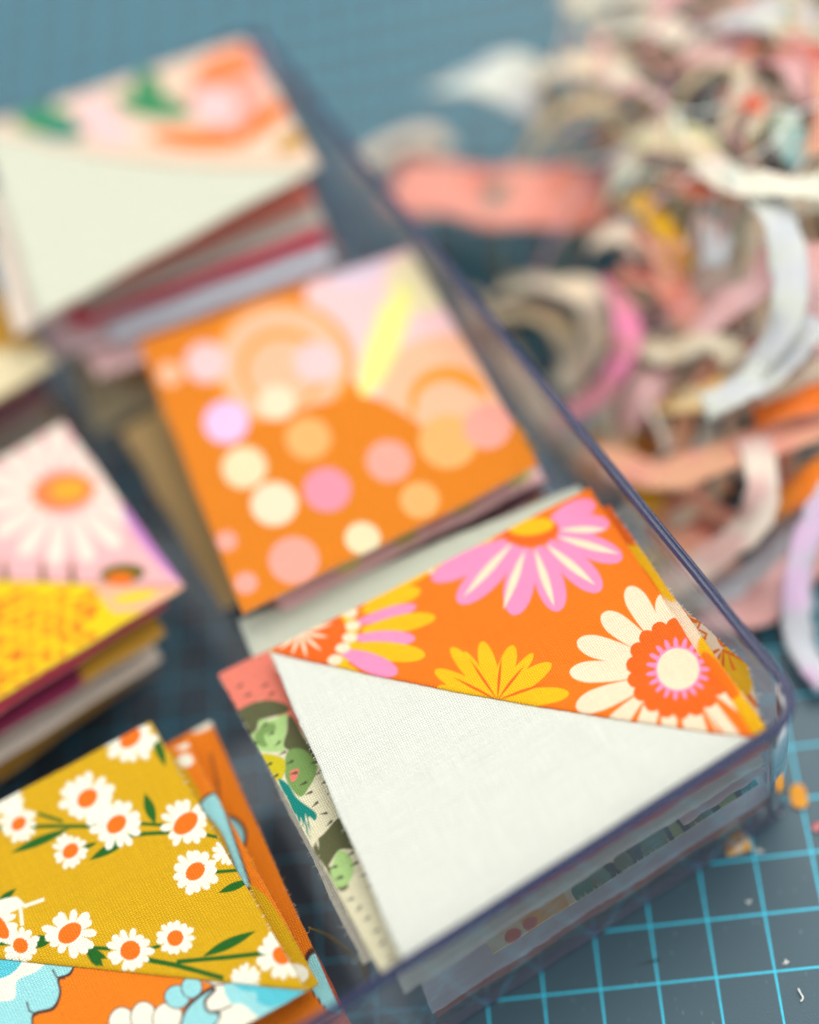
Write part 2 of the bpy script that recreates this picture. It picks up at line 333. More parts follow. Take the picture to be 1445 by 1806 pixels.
PRINTS = {
 'f_top': [
  ('e','yellow',-0.55,67.6,15.88,-9.94,-3.21,-8.63),
  ('e','deeporange',1.29,66.48,12.27,-7.68,-2.55,-6.85),
  ('l','cream',6.37,63.88,-4.69,-1.28,-0.08,0.36),
  ('l','cream',6.37,63.88,-2.93,-3.44,-0.21,0.28),
  ('l','cream',6.37,63.88,-0.76,-5.33,-0.29,0.08),
  ('l','cream',6.37,63.88,2.06,-5.49,-0.27,-0.14),
  ('l','cream',6.37,63.88,4.12,-3.54,-0.16,-0.3),
  ('l','cream',6.37,63.88,5.8,-1.17,-0.04,-0.37),
  ('e','cream',5.65,64.33,1.45,-0.9,-0.25,-0.67),
  ('d','yellow',19.9,64.5,7.12,0.4,0.06,-1.93),
  ('d','yellow',18.84,63.2,9.72,-2.8,-0.33,-1.86),
  ('d','yellow',17.86,62.14,6.12,-1.44,-0.19,-1.37),
  ('d','pink',16.28,60.36,10.29,-2.65,-0.21,-1.35),
  ('d','yellow',16.38,58.36,12.27,-4.72,-0.41,-1.78),
  ('d','pink',14.9,57.39,8.92,-5.82,-0.61,-1.52),
  ('d','yellow',13.34,56.22,10.75,-9.04,-0.9,-1.7),
  ('d','pink',11.68,55.93,6.86,-9.22,-1.19,-1.35),
  ('d','yellow',9.7,54.79,2.36,-7.41,-1.53,-0.65),
  ('e','cream',17.32,65.28,2.49,-0.97,-0.25,-1.1),
  ('e','cream',14.52,63.54,2.49,-0.96,-0.24,-1.09),
  ('e','cream',13.98,60.69,2.47,-0.96,-0.24,-1.07),
  ('e','cream',12.6,58.55,2.46,-0.96,-0.24,-1.06),
  ('e','cream',10.74,57.17,2.46,-0.96,-0.23,-1.05),
  ('e','cream',8.64,55.69,2.45,-0.95,-0.23,-1.04),
  ('e','cream',13.72,66.72,2.51,-0.96,-0.24,-1.1),
  ('e','cream',25.92,63.56,2.0,-0.09,-0.03,-0.9),
  ('e','cream',27.84,63.89,2.0,-0.09,-0.04,-0.91),
  ('e','cream',30.66,63.63,2.0,-0.09,-0.04,-0.91),
  ('e','cream',29.06,64.11,2.0,-0.09,-0.04,-0.91),
  ('e','yellow',32.28,63.17,12.15,0.76,0.01,-2.24),
  ('e','yellow',25.13,63.54,6.95,0.51,0.04,-1.29),
  ('d','pink',46.94,60.63,-15.74,0.76,0.16,2.61),
  ('d','pink',47.28,58.86,-13.97,-4.68,-0.51,2.98),
  ('d','pink',48.41,57.6,-7.9,-11.52,-1.88,2.13),
  ('d','pink',50.22,56.63,-2.67,-14.66,-2.38,0.57),
  ('d','pink',52.17,56.46,3.29,-15.01,-2.27,-1.02),
  ('d','pink',54.29,56.95,7.22,-11.6,-1.65,-1.83),
  ('d','pink',55.09,58.71,7.84,-4.95,-0.89,-2.18),
  ('d','pink',54.88,60.75,7.89,-1.28,-0.39,-2.41),
  ('l','cream',46.79,60.28,-12.14,-5.58,-0.21,0.85),
  ('l','cream',47.87,57.38,-8.3,-9.21,-0.44,0.67),
  ('l','cream',49.5,56.53,-2.22,-13.22,-0.67,0.14),
  ('l','cream',51.62,56.24,3.53,-13.09,-0.65,-0.35),
  ('l','cream',54.13,56.6,7.32,-9.98,-0.48,-0.61),
  ('l','cream',55.03,57.82,6.94,-4.92,-0.29,-0.65),
  ('e','deeporange',45.93,63.16,9.08,-4.82,-1.12,-3.23),
  ('e','yellow',47.43,63.51,7.27,-3.86,-0.65,-1.87),
  ('d','yellow',31.24,31.91,-6.89,11.49,1.09,0.98),
  ('d','yellow',31.24,31.91,-2.69,14.18,1.29,0.35),
  ('d','yellow',31.24,31.91,2.43,12.35,1.38,-0.43),
  ('d','yellow',31.24,31.91,6.7,8.43,1.01,-1.23),
  ('d','yellow',31.24,31.91,10.71,1.26,0.15,-1.78),
  ('d','yellow',31.24,31.91,10.76,-5.97,-0.58,-1.6),
  ('d','yellow',31.24,31.91,8.94,4.95,0.37,-1.01),
  ('d','yellow',31.24,31.91,-0.97,12.07,0.71,0.07),
  ('d','yellow',31.24,31.91,-7.77,8.38,0.55,0.77),
  ('l','deeporange',31.24,31.91,-4.67,8.54,0.19,0.16),
  ('l','deeporange',31.24,31.91,-0.81,9.93,0.23,0.02),
  ('l','deeporange',31.24,31.91,4.01,7.29,0.2,-0.16),
  ('l','deeporange',31.24,31.91,6.63,3.45,0.09,-0.27),
  ('l','deeporange',31.24,31.91,8.5,-1.86,-0.04,-0.28),
  ('D','cream',60.7,23.58,3.5,10.77,1.74,-0.79),
  ('D','cream',59.38,25.0,0.3,14.23,1.9,0.07),
  ('D','cream',57.58,24.39,-4.06,12.54,1.75,0.98),
  ('D','cream',55.82,23.73,-8.26,10.77,1.37,1.65),
  ('D','cream',54.7,22.32,-10.83,7.33,0.92,2.02),
  ('D','cream',54.04,20.23,-12.2,2.44,0.31,2.22),
  ('D','cream',54.45,17.93,-11.05,-2.75,-0.36,2.16),
  ('D','cream',55.03,16.3,-9.59,-6.35,-0.87,1.91),
  ('D','cream',56.09,14.92,-7.13,-9.4,-1.33,1.46),
  ('D','cream',57.28,13.82,-4.41,-11.84,-1.64,0.87),
  ('D','cream',58.5,13.1,-1.67,-13.49,-1.77,0.3),
  ('D','cream',60.25,12.76,2.22,-14.36,-1.76,-0.43),
  ('D','cream',61.38,13.7,4.78,-12.43,-1.64,-0.97),
  ('D','cream',62.1,15.37,6.47,-8.76,-1.37,-1.53),
  ('D','cream',62.27,18.5,7.03,-1.55,-0.41,-2.26),
  ('D','cream',62.26,20.99,7.14,4.42,0.74,-2.1),
  ('D','cream',61.79,22.59,6.09,8.37,1.35,-1.55),
  ('w','orange',51.58,16.89,-4.21,-3.09,-0.31,0.61),
  ('w','orange',53.5,14.17,-2.65,-3.94,-0.39,0.38),
  ('w','orange',55.86,12.14,-2.26,-4.97,-0.59,0.39),
  ('w','orange',59.01,10.03,-0.99,-7.45,-0.75,0.14),
  ('w','orange',61.71,10.32,1.85,-10.88,-1.32,-0.36),
  ('w','orange',64.03,13.49,2.41,-10.75,-0.61,-0.23),
  ('D','deeporange',62.23,16.35,3.59,-3.43,-0.87,-1.36),
  ('D','deeporange',61.25,15.27,2.39,-4.71,-1.17,-0.92),
  ('D','deeporange',60.03,14.66,0.93,-5.4,-1.33,-0.38),
  ('D','deeporange',58.73,14.59,-0.63,-5.45,-1.35,0.2),
  ('D','deeporange',57.49,15.07,-2.11,-4.86,-1.2,0.75),
  ('D','deeporange',56.45,16.03,-3.36,-3.71,-0.91,1.22),
  ('D','deeporange',55.75,17.37,-4.23,-2.13,-0.51,1.54),
  ('D','deeporange',55.47,18.92,-4.61,-0.28,-0.04,1.69),
  ('D','deeporange',55.64,20.52,-4.44,1.65,0.43,1.63),
  ('D','deeporange',56.25,21.96,-3.72,3.43,0.85,1.4),
  ('D','deeporange',57.23,23.07,-2.52,4.83,1.18,0.99),
  ('D','deeporange',58.46,23.72,-0.99,5.68,1.37,0.45),
  ('D','deeporange',59.79,23.81,0.67,5.84,1.39,-0.17),
  ('D','deeporange',61.06,23.34,2.25,5.26,1.23,-0.77),
  ('D','deeporange',62.1,22.35,3.54,4.02,0.91,-1.28),
  ('D','deeporange',62.8,20.98,4.38,2.29,0.48,-1.61),
  ('D','deeporange',63.06,19.39,4.67,0.29,-0.0,-1.73),
  ('D','deeporange',62.86,17.78,4.39,-1.7,-0.47,-1.64),
  ('e','deeporange',53.47,23.47,11.47,-8.66,-3.61,-7.05),
  ('d','pink',61.46,17.49,2.19,-1.67,-0.22,-0.41),
  ('d','pink',60.88,16.69,1.61,-2.45,-0.31,-0.31),
  ('d','pink',60.13,16.17,0.86,-2.96,-0.37,-0.17),
  ('d','pink',59.29,15.97,0.03,-3.14,-0.39,-0.02),
  ('d','pink',58.44,16.11,-0.8,-2.99,-0.37,0.14),
  ('d','pink',57.68,16.58,-1.55,-2.53,-0.31,0.28),
  ('d','pink',57.09,17.33,-2.14,-1.8,-0.21,0.39),
  ('d','pink',56.73,18.27,-2.51,-0.87,-0.1,0.46),
  ('d','pink',56.65,19.32,-2.61,0.16,0.03,0.48),
  ('d','pink',56.84,20.34,-2.42,1.18,0.15,0.45),
  ('d','pink',57.3,21.25,-1.97,2.1,0.26,0.37),
  ('d','pink',57.97,21.93,-1.3,2.8,0.34,0.26),
  ('d','pink',58.79,22.32,-0.47,3.2,0.39,0.11),
  ('d','pink',59.66,22.36,0.41,3.25,0.39,-0.05),
  ('d','pink',60.48,22.05,1.24,2.94,0.35,-0.21),
  ('d','pink',61.17,21.42,1.94,2.31,0.27,-0.35),
  ('d','pink',61.65,20.55,2.41,1.42,0.15,-0.44),
  ('d','pink',61.86,19.52,2.62,0.37,0.03,-0.49),
  ('d','pink',61.8,18.46,2.54,-0.69,-0.1,-0.48),
  ('e','pink',56.06,21.55,6.36,-4.8,-2.06,-4.01),
  ('e','cream',56.38,21.32,5.74,-4.33,-1.86,-3.62),
 ],
 'f_sun': [
  ('e','yellow',63.77,24.99,-2.46,-17.61,-2.86,0.28),
  ('e','orange',62.08,21.64,-0.53,-15.89,-1.64,-0.11),
  ('e','yellow',61.34,9.52,2.67,-11.32,-2.73,-1.25),
  ('e','yellow',63.23,56.65,-0.1,-21.69,-2.04,-0.37),
  ('e','orange',61.64,45.92,-1.04,-13.84,-0.8,-0.03),
  ('e','deeporange',62.81,65.81,0.33,-14.27,-2.08,-0.54),
 ],
 'f_cactus': [
  ('p','salmon',-1.65,65.93,10.28,64.01,8.61,44.38,5.86,48.84,4.18,54.64,-0.52,54.01),
  ('s','salmon',7.43,56.53,8.93,53.25,7.54,39.07,7.74,43.99,7.01,48.87,6.8,52.38),
  ('s','olive',-0.42,54.59,3.15,54.73,6.04,53.32,7.78,50.61,6.59,49.89,4.23,50.5,2.32,50.81,1.11,49.38,-0.62,49.4,-0.65,52.7),
  ('s','lightgreen',2.38,50.95,4.26,49.92,6.86,49.53,5.42,46.6,4.07,44.57,3.34,43.25,0.18,45.29,-0.23,46.99,-0.52,48.97,1.34,49.24),
  ('s','midgreen',2.4,49.65,4.24,49.2,3.84,47.63,1.87,47.8,1.46,45.54,0.22,46.7,0.51,48.68),
  ('s','olive',6.96,49.09,7.53,47.42,7.39,43.85,7.69,40.04,7.41,38.8,5.01,41.81,3.82,44.01,5.53,46.53),
  ('s','midgreen',4.01,42.82,6.38,41.63,7.16,38.26,6.29,36.37,4.41,34.82,2.22,33.85,1.52,36.71,1.95,39.55),
  ('s','yellow2',-0.06,44.74,2.62,42.3,2.56,40.57,1.36,38.89,0.1,38.66,-0.17,41.27),
  ('s','salmon',2.73,39.04,4.15,38.65,2.9,37.19,2.11,37.36),
  ('s','teal',0.51,38.92,1.42,37.12,1.65,33.87,3.1,29.88,2.38,28.67,1.74,29.76,0.49,25.94,0.26,29.06,-0.02,30.91,0.2,34.48,0.16,36.9),
  ('s','olive',6.35,26.71,7.4,22.34,6.3,20.13,3.64,21.74,0.98,20.43,0.31,20.24,0.11,24.55,3.06,25.89),
  ('s','olive',0.55,20.72,2.15,15.85,0.7,15.25,0.21,17.14),
  ('s','lightgreen',3.36,21.76,4.52,20.02,4.08,17.41,2.15,15.85,0.41,16.38,0.49,18.85,1.42,20.15),
  ('l','buff',0.22,31.43,-0.59,-2.12,-0.15,0.06),
  ('l','buff',0.64,30.48,-0.59,-2.11,-0.15,0.06),
  ('l','buff',0.72,29.43,-0.59,-2.1,-0.15,0.06),
  ('l','buff',1.03,28.56,-0.59,-2.09,-0.15,0.06),
  ('l','buff',0.99,27.59,-0.59,-2.08,-0.15,0.06),
  ('l','buff',1.19,26.8,-0.59,-2.07,-0.15,0.06),
  ('l','buff',1.39,26.01,-0.59,-2.06,-0.15,0.06),
  ('l','buff',1.54,30.56,-0.6,-2.11,-0.15,0.06),
  ('l','buff',-0.18,29.35,-0.59,-2.09,-0.15,0.06),
  ('w','dash',1.63,59.05,1.26,0.23,0.02,-0.28),
  ('w','dash',5.38,56.93,1.26,0.11,0.0,-0.28),
  ('w','dash',-1.03,58.86,1.22,-0.32,-0.05,-0.27),
  ('w','dash',2.06,56.77,1.25,-0.09,-0.02,-0.27),
  ('w','dash',5.57,54.44,1.22,0.44,0.05,-0.26),
  ('w','dash',-1.06,56.24,1.26,0.06,0.0,-0.27),
  ('w','dash',2.07,49.56,1.24,0.19,0.02,-0.26),
  ('w','dash',2.4,47.43,1.24,0.0,-0.01,-0.26),
  ('w','dash',2.64,44.92,1.2,0.39,0.05,-0.25),
  ('w','dash',2.6,42.99,1.23,-0.03,-0.01,-0.26),
  ('w','dash',2.86,40.69,1.23,-0.04,-0.01,-0.26),
  ('w','dash',2.57,38.58,1.19,-0.34,-0.05,-0.25),
  ('w','dash',3.09,35.83,1.22,-0.07,-0.01,-0.25),
  ('w','dash',3.14,33.76,1.21,-0.12,-0.02,-0.25),
  ('w','dash',3.18,31.15,1.18,0.3,0.05,-0.24),
  ('w','dash',3.68,29.2,1.14,-0.49,-0.07,-0.23),
  ('w','dash',3.7,26.73,1.16,0.37,0.06,-0.23),
  ('w','dash',6.33,38.52,1.21,-0.24,-0.04,-0.25),
  ('w','dash',6.18,36.17,1.22,0.07,0.01,-0.25),
  ('w','dash',6.22,34.0,1.21,0.18,0.03,-0.25),
  ('w','dash',6.18,31.8,1.21,0.13,0.02,-0.25),
  ('w','dash',4.26,20.07,1.18,0.09,0.02,-0.23),
  ('w','dash',3.91,18.32,1.18,-0.13,-0.01,-0.23),
  ('w','dash',0.68,17.55,1.18,-0.03,0.0,-0.23),
  ('w','dash',0.88,19.81,1.16,-0.34,-0.05,-0.23),
  ('w','dash',-0.82,46.77,1.19,0.44,0.06,-0.25),
  ('w','dash',-0.35,42.22,1.23,0.02,0.0,-0.26),
  ('w','dash',-0.37,39.51,1.21,0.21,0.03,-0.25),
  ('w','dash',0.75,13.41,1.16,-0.22,-0.02,-0.22),
  ('w','dash',1.2,11.01,1.11,0.33,0.06,-0.22),
  ('w','dash',1.54,8.98,1.16,-0.01,0.01,-0.22),
  ('w','dash',1.82,6.47,1.16,-0.13,-0.01,-0.22),
  ('w','dash',1.71,4.03,1.13,0.19,0.04,-0.22),
  ('w','dash',1.76,1.56,1.13,-0.28,-0.03,-0.21),
  ('w','dash',4.19,18.27,1.18,-0.09,-0.01,-0.23),
  ('w','dash',4.43,15.81,1.16,-0.26,-0.03,-0.23),
  ('w','dash',4.59,13.56,1.16,-0.26,-0.03,-0.22),
  ('w','dash',4.7,11.07,1.16,0.12,0.03,-0.23),
  ('w','dash',4.85,8.67,1.16,0.07,0.02,-0.22),
  ('w','dash',4.75,6.49,1.16,-0.05,0.0,-0.22),
  ('w','dash',0.89,17.54,1.17,-0.2,-0.02,-0.23),
  ('w','dash',4.75,4.55,1.15,-0.25,-0.03,-0.22),
  ('w','dash',4.57,2.05,1.15,0.03,0.02,-0.22),
 ],
 'f_fly': [
  ('e','orange',30.31,60.91,-2.42,-8.69,-2.51,-0.01),
  ('e','orange',35.62,64.65,6.29,12.14,0.72,-0.88),
  ('e','yellow',51.0,58.51,1.52,-60.86,-3.57,-19.43),
  ('e','yellow',51.04,56.09,18.84,2.32,-3.44,-14.6),
  ('e','yellow',51.04,56.09,12.64,-21.28,-2.94,-9.27),
  ('e','orange',53.5,57.01,11.21,-49.91,-0.93,-2.4),
  ('e','orange',50.97,59.96,-4.6,10.64,1.16,2.51),
  ('e','orange',50.97,59.96,8.43,30.77,0.89,0.17),
  ('e','deeporange',49.98,54.69,-2.1,-13.99,-0.59,-0.2),
  ('e','deeporange',51.04,56.09,0.02,-17.2,-0.62,-0.68),
  ('e','deeporange',49.39,56.33,-5.83,-12.94,-0.44,0.68),
  ('e','yellow',54.66,42.57,6.21,-17.23,-3.95,-11.0),
  ('e','orange',22.92,60.63,10.43,-0.18,-0.79,-2.46),
  ('c','orange',33.35,60.45,5.46,2.96,-0.1,-0.79),
  ('c','orange',38.81,63.4,-0.74,-5.43,-0.5,-0.26),
  ('c','orange',38.08,57.97,4.38,1.7,-0.15,-0.88),
  ('c','orange',42.45,59.67,-0.44,-4.21,-0.5,-0.31),
  ('c','orange',42.01,55.47,-3.58,-0.19,0.22,0.88),
  ('c','orange',33.84,62.72,3.83,2.42,-0.08,-0.78),
  ('c','orange',37.67,65.14,-0.65,-3.76,-0.5,-0.23),
  ('c','orange',37.02,61.38,-3.21,-1.89,0.06,0.76),
  ('c','orange',51.0,58.51,-44.11,-263.85,-0.26,-1.72),
  ('c','orange',51.02,57.06,17.86,11.98,-0.39,-1.79),
 ],
 'f_green': [
  ('p','cream2',-1.82,-1.07,17.41,-0.02,17.25,15.12,-0.87,16.18),
  ('p','amber',8.24,-0.89,17.89,-0.36,18.87,7.85,7.68,6.9),
  ('e','coral',7.92,1.38,3.14,0.14,0.09,-1.27),
  ('e','coral',3.55,1.08,3.57,0.16,0.11,-1.52),
  ('e','green2',19.56,1.14,9.07,0.05,0.16,-3.82),
  ('e','black',24.94,0.69,5.91,0.03,0.13,-3.06),
  ('e','olive2',24.09,1.19,4.09,0.02,0.13,-3.06),
  ('e','black',31.34,0.43,7.77,0.04,0.16,-3.82),
  ('e','olive2',35.99,1.1,10.1,0.05,0.16,-3.84),
  ('e','olive2',29.97,1.65,3.65,0.02,0.12,-2.81),
  ('e','black',44.26,1.23,6.0,0.03,0.16,-3.84),
  ('e','olive2',46.94,-0.12,8.79,0.04,0.16,-3.83),
  ('e','black',52.55,0.5,6.5,0.03,0.14,-3.33),
  ('e','lime',54.26,0.84,5.11,0.03,0.11,-2.57),
  ('e','black',58.15,0.72,3.26,0.02,0.14,-3.34),
  ('e','aqua',59.56,0.26,6.06,0.03,0.09,-2.31),
  ('e','lime',42.92,1.68,2.3,0.01,0.13,-3.08),
  ('e','black',42.03,1.51,1.15,0.01,0.14,-3.33),
 ],
 'm_top': [
  ('s','blush',37.14,58.18,49.86,69.78,76.28,68.72,70.12,21.25,61.65,36.05,50.92,35.13,43.3,26.57,39.2,34.79),  # this and the next two: pale haze over the square put into its colour
  ('e','cream2',55.05,56.67,12.98,-6.51,-3.21,-7.33),
  ('e','lilac2',43.47,67.29,13.46,-6.18,-2.47,-5.97),
  ('e','gold2',13.34,52.82,27.52,-12.6,-5.84,-14.69),
  ('e','peach',14.81,52.19,24.66,-11.29,-5.23,-13.16),
  ('e','gold2',18.36,49.14,16.69,-7.67,-3.53,-8.86),
  ('e','peach',19.45,47.91,14.03,-6.46,-2.96,-7.43),
  ('e','blush',29.48,45.65,8.69,-4.12,-1.93,-4.7),
  ('e','peach',42.86,31.4,24.42,-13.4,-6.27,-13.69),
  ('e','gold2',47.23,26.81,14.19,-7.82,-3.62,-7.89),
  ('e','peach',48.01,24.85,10.53,-5.8,-2.66,-5.81),
  ('e','peach',46.32,21.94,14.04,-7.84,-3.56,-7.69),
  ('e','lemon',39.18,31.74,20.24,22.79,2.17,-2.8),
  ('e','lemon',49.65,48.96,5.6,-2.78,-1.81,-4.18),
  ('s','orange3',12.67,35.67,37.07,32.8,44.34,26.03,51.17,13.25,64.09,8.79,64.45,-0.59,-0.58,-1.46,1.08,35.34),
  ('e','lilac',6.83,40.39,8.66,-3.89,-1.69,-4.45),
  ('e','cream',19.0,39.65,7.08,-3.3,-1.5,-3.77),
  ('e','peach2',21.15,29.59,8.33,-4.08,-1.8,-4.37),
  ('e','cream2',6.78,29.41,8.44,-3.95,-1.64,-4.22),
  ('e','cream',9.39,19.55,8.57,-4.19,-1.7,-4.23),
  ('e','pink2',20.19,17.6,8.45,-4.31,-1.82,-4.3),
  ('e','pinkpeach',34.01,17.89,8.01,-4.27,-1.89,-4.27),
  ('e','pinkpeach',0.12,15.65,3.94,-1.87,-0.72,-1.86),
  ('e','pinkpeach',8.39,7.29,9.01,-4.58,-1.78,-4.31),
  ('e','pinkpeach',0.57,6.25,4.19,-2.06,-0.77,-1.94),
  ('e','blush',7.9,55.1,8.58,-3.63,-1.69,-4.56),
  ('e','peach2',45.27,17.26,10.29,-5.76,-2.64,-5.71),
  ('e','pinkpeach',54.53,15.89,8.48,-4.91,-2.3,-4.84),
  ('e','peach',1.32,54.87,5.11,-2.1,-0.94,-2.65),
  ('e','peach2',36.56,7.0,6.77,-3.77,-1.62,-3.54),
  ('e','cream2',23.61,4.57,6.13,-3.29,-1.34,-3.05),
 ],
 'm_stripe': [
  ('e','lemon',13.45,4.27,7.38,0.05,-0.01,-2.99),
  ('e','blush',20.32,4.27,7.4,0.05,-0.06,-3.02),
  ('e','lemon2',27.21,4.26,7.42,0.05,-0.11,-3.05),
  ('e','pinkpeach',34.43,4.83,7.45,0.06,-0.16,-3.09),
  ('e','lemon2',41.37,4.83,7.48,0.06,-0.21,-3.12),
  ('e','blush',48.33,4.83,7.5,0.06,-0.26,-3.16),
  ('e','lemon',55.31,4.83,7.52,0.06,-0.31,-3.19),
 ],
 'b_top': [
  ('e','green',8.59,62.64,14.7,-12.43,-1.61,-4.82),
  ('e','green',8.5,61.78,10.21,3.58,0.47,-4.5),
  ('e','teal',12.62,55.64,9.94,-7.62,-0.78,-2.62),
  ('e','green',31.02,56.97,14.65,-15.25,-1.4,-4.06),
  ('e','green',38.91,64.76,0.61,-15.77,-3.07,-1.09),
  ('e','pinkpeach',46.37,49.12,15.27,-12.75,-3.7,-13.91),
  ('e','coralorange',49.35,53.62,15.17,0.29,-0.59,-6.8),
  ('e','blush',46.31,43.8,8.72,-7.22,-1.79,-6.72),
  ('e','orange',34.58,39.56,19.08,-17.64,-1.06,-3.67),
  ('e','orange',51.88,24.6,14.55,5.43,0.15,-3.86),
  ('e','ochre',57.35,13.69,9.48,1.05,-0.05,-3.87),
  ('e','blush',21.49,56.85,9.33,-5.79,-1.49,-6.16),
  ('e','blush',23.31,47.72,9.12,-6.16,-0.99,-3.98),
 ],
 'p_top': [
  ('D','ivory',59.82,38.75,9.35,-8.97,-1.06,-2.31),
  ('D','ivory',58.09,36.3,6.11,-13.32,-1.49,-1.63),
  ('D','ivory',55.79,35.13,1.93,-15.35,-1.73,-0.69),
  ('D','ivory',53.32,35.41,-2.53,-14.82,-1.7,0.48),
  ('D','ivory',51.08,37.1,-6.59,-11.82,-1.31,1.63),
  ('D','ivory',49.46,39.93,-9.6,-6.77,-0.66,2.42),
  ('D','ivory',48.74,43.41,-11.05,-0.42,0.06,2.73),
  ('D','ivory',49.04,46.96,-10.62,6.22,0.72,2.61),
  ('D','ivory',50.34,49.97,-8.29,11.98,1.28,2.13),
  ('D','ivory',52.42,51.89,-4.41,15.75,1.68,1.3),
  ('D','ivory',54.9,52.38,0.34,16.76,1.83,0.16),
  ('D','ivory',57.36,51.34,5.04,14.74,1.61,-1.15),
  ('D','ivory',59.35,48.96,8.79,10.12,1.0,-2.2),
  ('D','ivory',60.52,45.67,10.91,3.83,0.23,-2.71),
  ('D','ivory',60.69,42.06,11.08,-2.93,-0.49,-2.69),
  ('e','coralorange',48.89,47.93,11.91,-7.93,-1.88,-5.74),
  ('e','amber',52.38,45.79,6.8,-4.53,-1.0,-3.04),
  ('e','orchid',63.13,30.72,1.1,-30.59,-1.98,-0.42),
  ('l','brown',36.76,35.13,-3.62,-9.85,-0.6,0.48),
  ('l','brown',43.25,29.05,-3.69,-9.71,-0.6,0.48),
  ('l','brown',48.14,24.46,-3.74,-9.61,-0.59,0.47),
  ('e','moss',50.89,15.52,7.94,-5.96,-1.05,-2.73),
  ('e','orange',51.44,13.23,4.76,-3.57,-0.7,-1.81),
  ('e','zig',14.79,41.07,2.34,0.0,-0.0,-0.93),
  ('e','zig',16.53,37.98,3.1,-1.1,-0.15,-0.96),
  ('e','zig',20.13,36.23,3.32,-0.54,-0.05,-0.62),
  ('e','zig',22.52,32.6,3.26,-0.29,-0.06,-1.09),
  ('e','zig',27.98,28.48,2.64,0.1,-0.0,-0.79),
  ('e','zig',33.32,24.26,3.05,-0.48,-0.1,-1.06),
  ('e','zig',13.21,39.06,2.56,-1.72,-0.18,-0.64),
  ('e','zig',15.72,33.61,3.1,0.43,0.05,-0.95),
  ('e','zig',19.6,33.9,2.57,-1.06,-0.18,-0.99),
  ('e','zig',21.14,30.36,2.74,-0.65,-0.1,-0.93),
  ('e','zig',24.46,29.62,2.83,-1.1,-0.15,-0.82),
  ('e','zig',26.7,26.07,2.66,-0.88,-0.1,-0.65),
  ('e','zig',29.97,24.49,3.05,-1.03,-0.17,-1.03),
  ('e','zig',32.23,21.58,2.94,-0.52,-0.1,-0.94),
  ('e','zig',35.76,21.51,2.47,-1.07,-0.22,-0.99),
  ('e','zig',37.64,18.1,2.9,-0.76,-0.1,-0.7),
  ('e','zig',41.17,17.28,2.91,-0.85,-0.15,-0.9),
  ('e','zig',43.27,13.21,2.95,-1.37,-0.16,-0.64),
  ('e','zig',45.88,12.59,2.76,-0.97,-0.22,-1.11),
  ('e','zig',13.28,35.1,1.88,-1.35,-0.29,-0.94),
  ('e','zig',14.84,30.76,2.6,-0.28,-0.05,-1.02),
  ('e','zig',17.73,30.14,3.08,0.37,0.04,-0.94),
  ('e','zig',20.52,26.98,2.38,-0.93,-0.11,-0.63),
  ('e','zig',24.15,26.21,1.7,-1.12,-0.23,-0.78),
  ('e','zig',25.86,23.57,2.35,-1.28,-0.25,-0.97),
  ('e','zig',28.54,22.43,2.93,-0.64,-0.13,-1.12),
  ('e','zig',30.57,19.0,3.2,-1.5,-0.15,-0.64),
  ('e','zig',34.13,18.08,2.97,-1.47,-0.2,-0.82),
  ('e','zig',36.29,14.37,2.91,-0.87,-0.14,-0.87),
  ('e','zig',40.16,14.17,2.21,-0.06,-0.05,-1.09),
  ('e','zig',42.18,11.03,2.8,-1.35,-0.26,-1.01),
  ('e','zig',44.58,9.29,2.98,-0.97,-0.16,-0.85),
  ('e','zig',11.35,32.07,2.48,-0.91,-0.15,-0.97),
  ('e','zig',13.58,28.95,3.42,-1.14,-0.15,-1.0),
  ('e','zig',16.76,28.1,2.95,-1.02,-0.13,-0.84),
  ('e','zig',19.94,24.58,2.57,-1.18,-0.21,-0.99),
  ('e','zig',22.03,23.45,3.11,-0.21,-0.03,-0.84),
  ('e','zig',24.91,20.16,2.39,-0.09,-0.03,-0.98),
  ('e','zig',27.49,20.17,2.89,-1.47,-0.26,-1.08),
  ('e','zig',30.1,16.59,2.4,-1.32,-0.25,-0.96),
  ('e','zig',32.96,14.46,2.7,0.95,0.14,-1.01),
  ('e','zig',35.17,11.36,2.24,-0.47,-0.14,-1.13),
  ('e','zig',38.19,11.11,2.72,-0.57,-0.14,-1.1),
  ('e','zig',39.99,7.18,3.07,0.21,-0.0,-1.0),
  ('e','zig',43.27,7.11,3.09,0.26,0.0,-1.13),
  ('e','zig',9.6,28.8,3.01,0.22,0.04,-1.04),
  ('e','zig',12.44,24.72,2.56,0.81,0.12,-0.88),
  ('e','zig',15.63,24.44,3.16,-0.3,-0.04,-0.99),
  ('e','zig',17.52,22.67,3.15,-1.63,-0.2,-0.84),
  ('e','zig',20.93,21.52,3.27,-1.56,-0.18,-0.81),
  ('e','zig',23.26,17.16,2.57,-0.62,-0.11,-0.92),
  ('e','zig',26.54,15.36,2.42,0.68,0.07,-0.6),
  ('e','zig',28.57,12.7,2.17,-0.55,-0.12,-0.93),
  ('e','zig',31.52,12.97,3.34,-1.15,-0.12,-0.65),
  ('e','zig',34.28,9.41,2.1,-1.38,-0.23,-0.72),
  ('e','zig',36.71,8.16,2.81,-0.0,-0.03,-1.11),
  ('e','zig',39.82,5.32,2.48,-0.87,-0.2,-1.05),
  ('e','zig',9.31,26.82,2.33,-1.58,-0.31,-1.07),
  ('e','zig',11.26,22.07,3.11,-0.06,-0.01,-1.06),
  ('e','zig',14.93,22.3,2.27,-1.02,-0.14,-0.72),
  ('e','zig',16.51,18.35,3.08,-0.07,-0.02,-1.18),
  ('e','zig',20.05,18.74,2.89,-1.15,-0.11,-0.6),
  ('e','zig',22.39,13.15,3.04,0.54,0.07,-0.96),
  ('e','zig',25.51,14.05,2.53,-0.95,-0.19,-1.02),
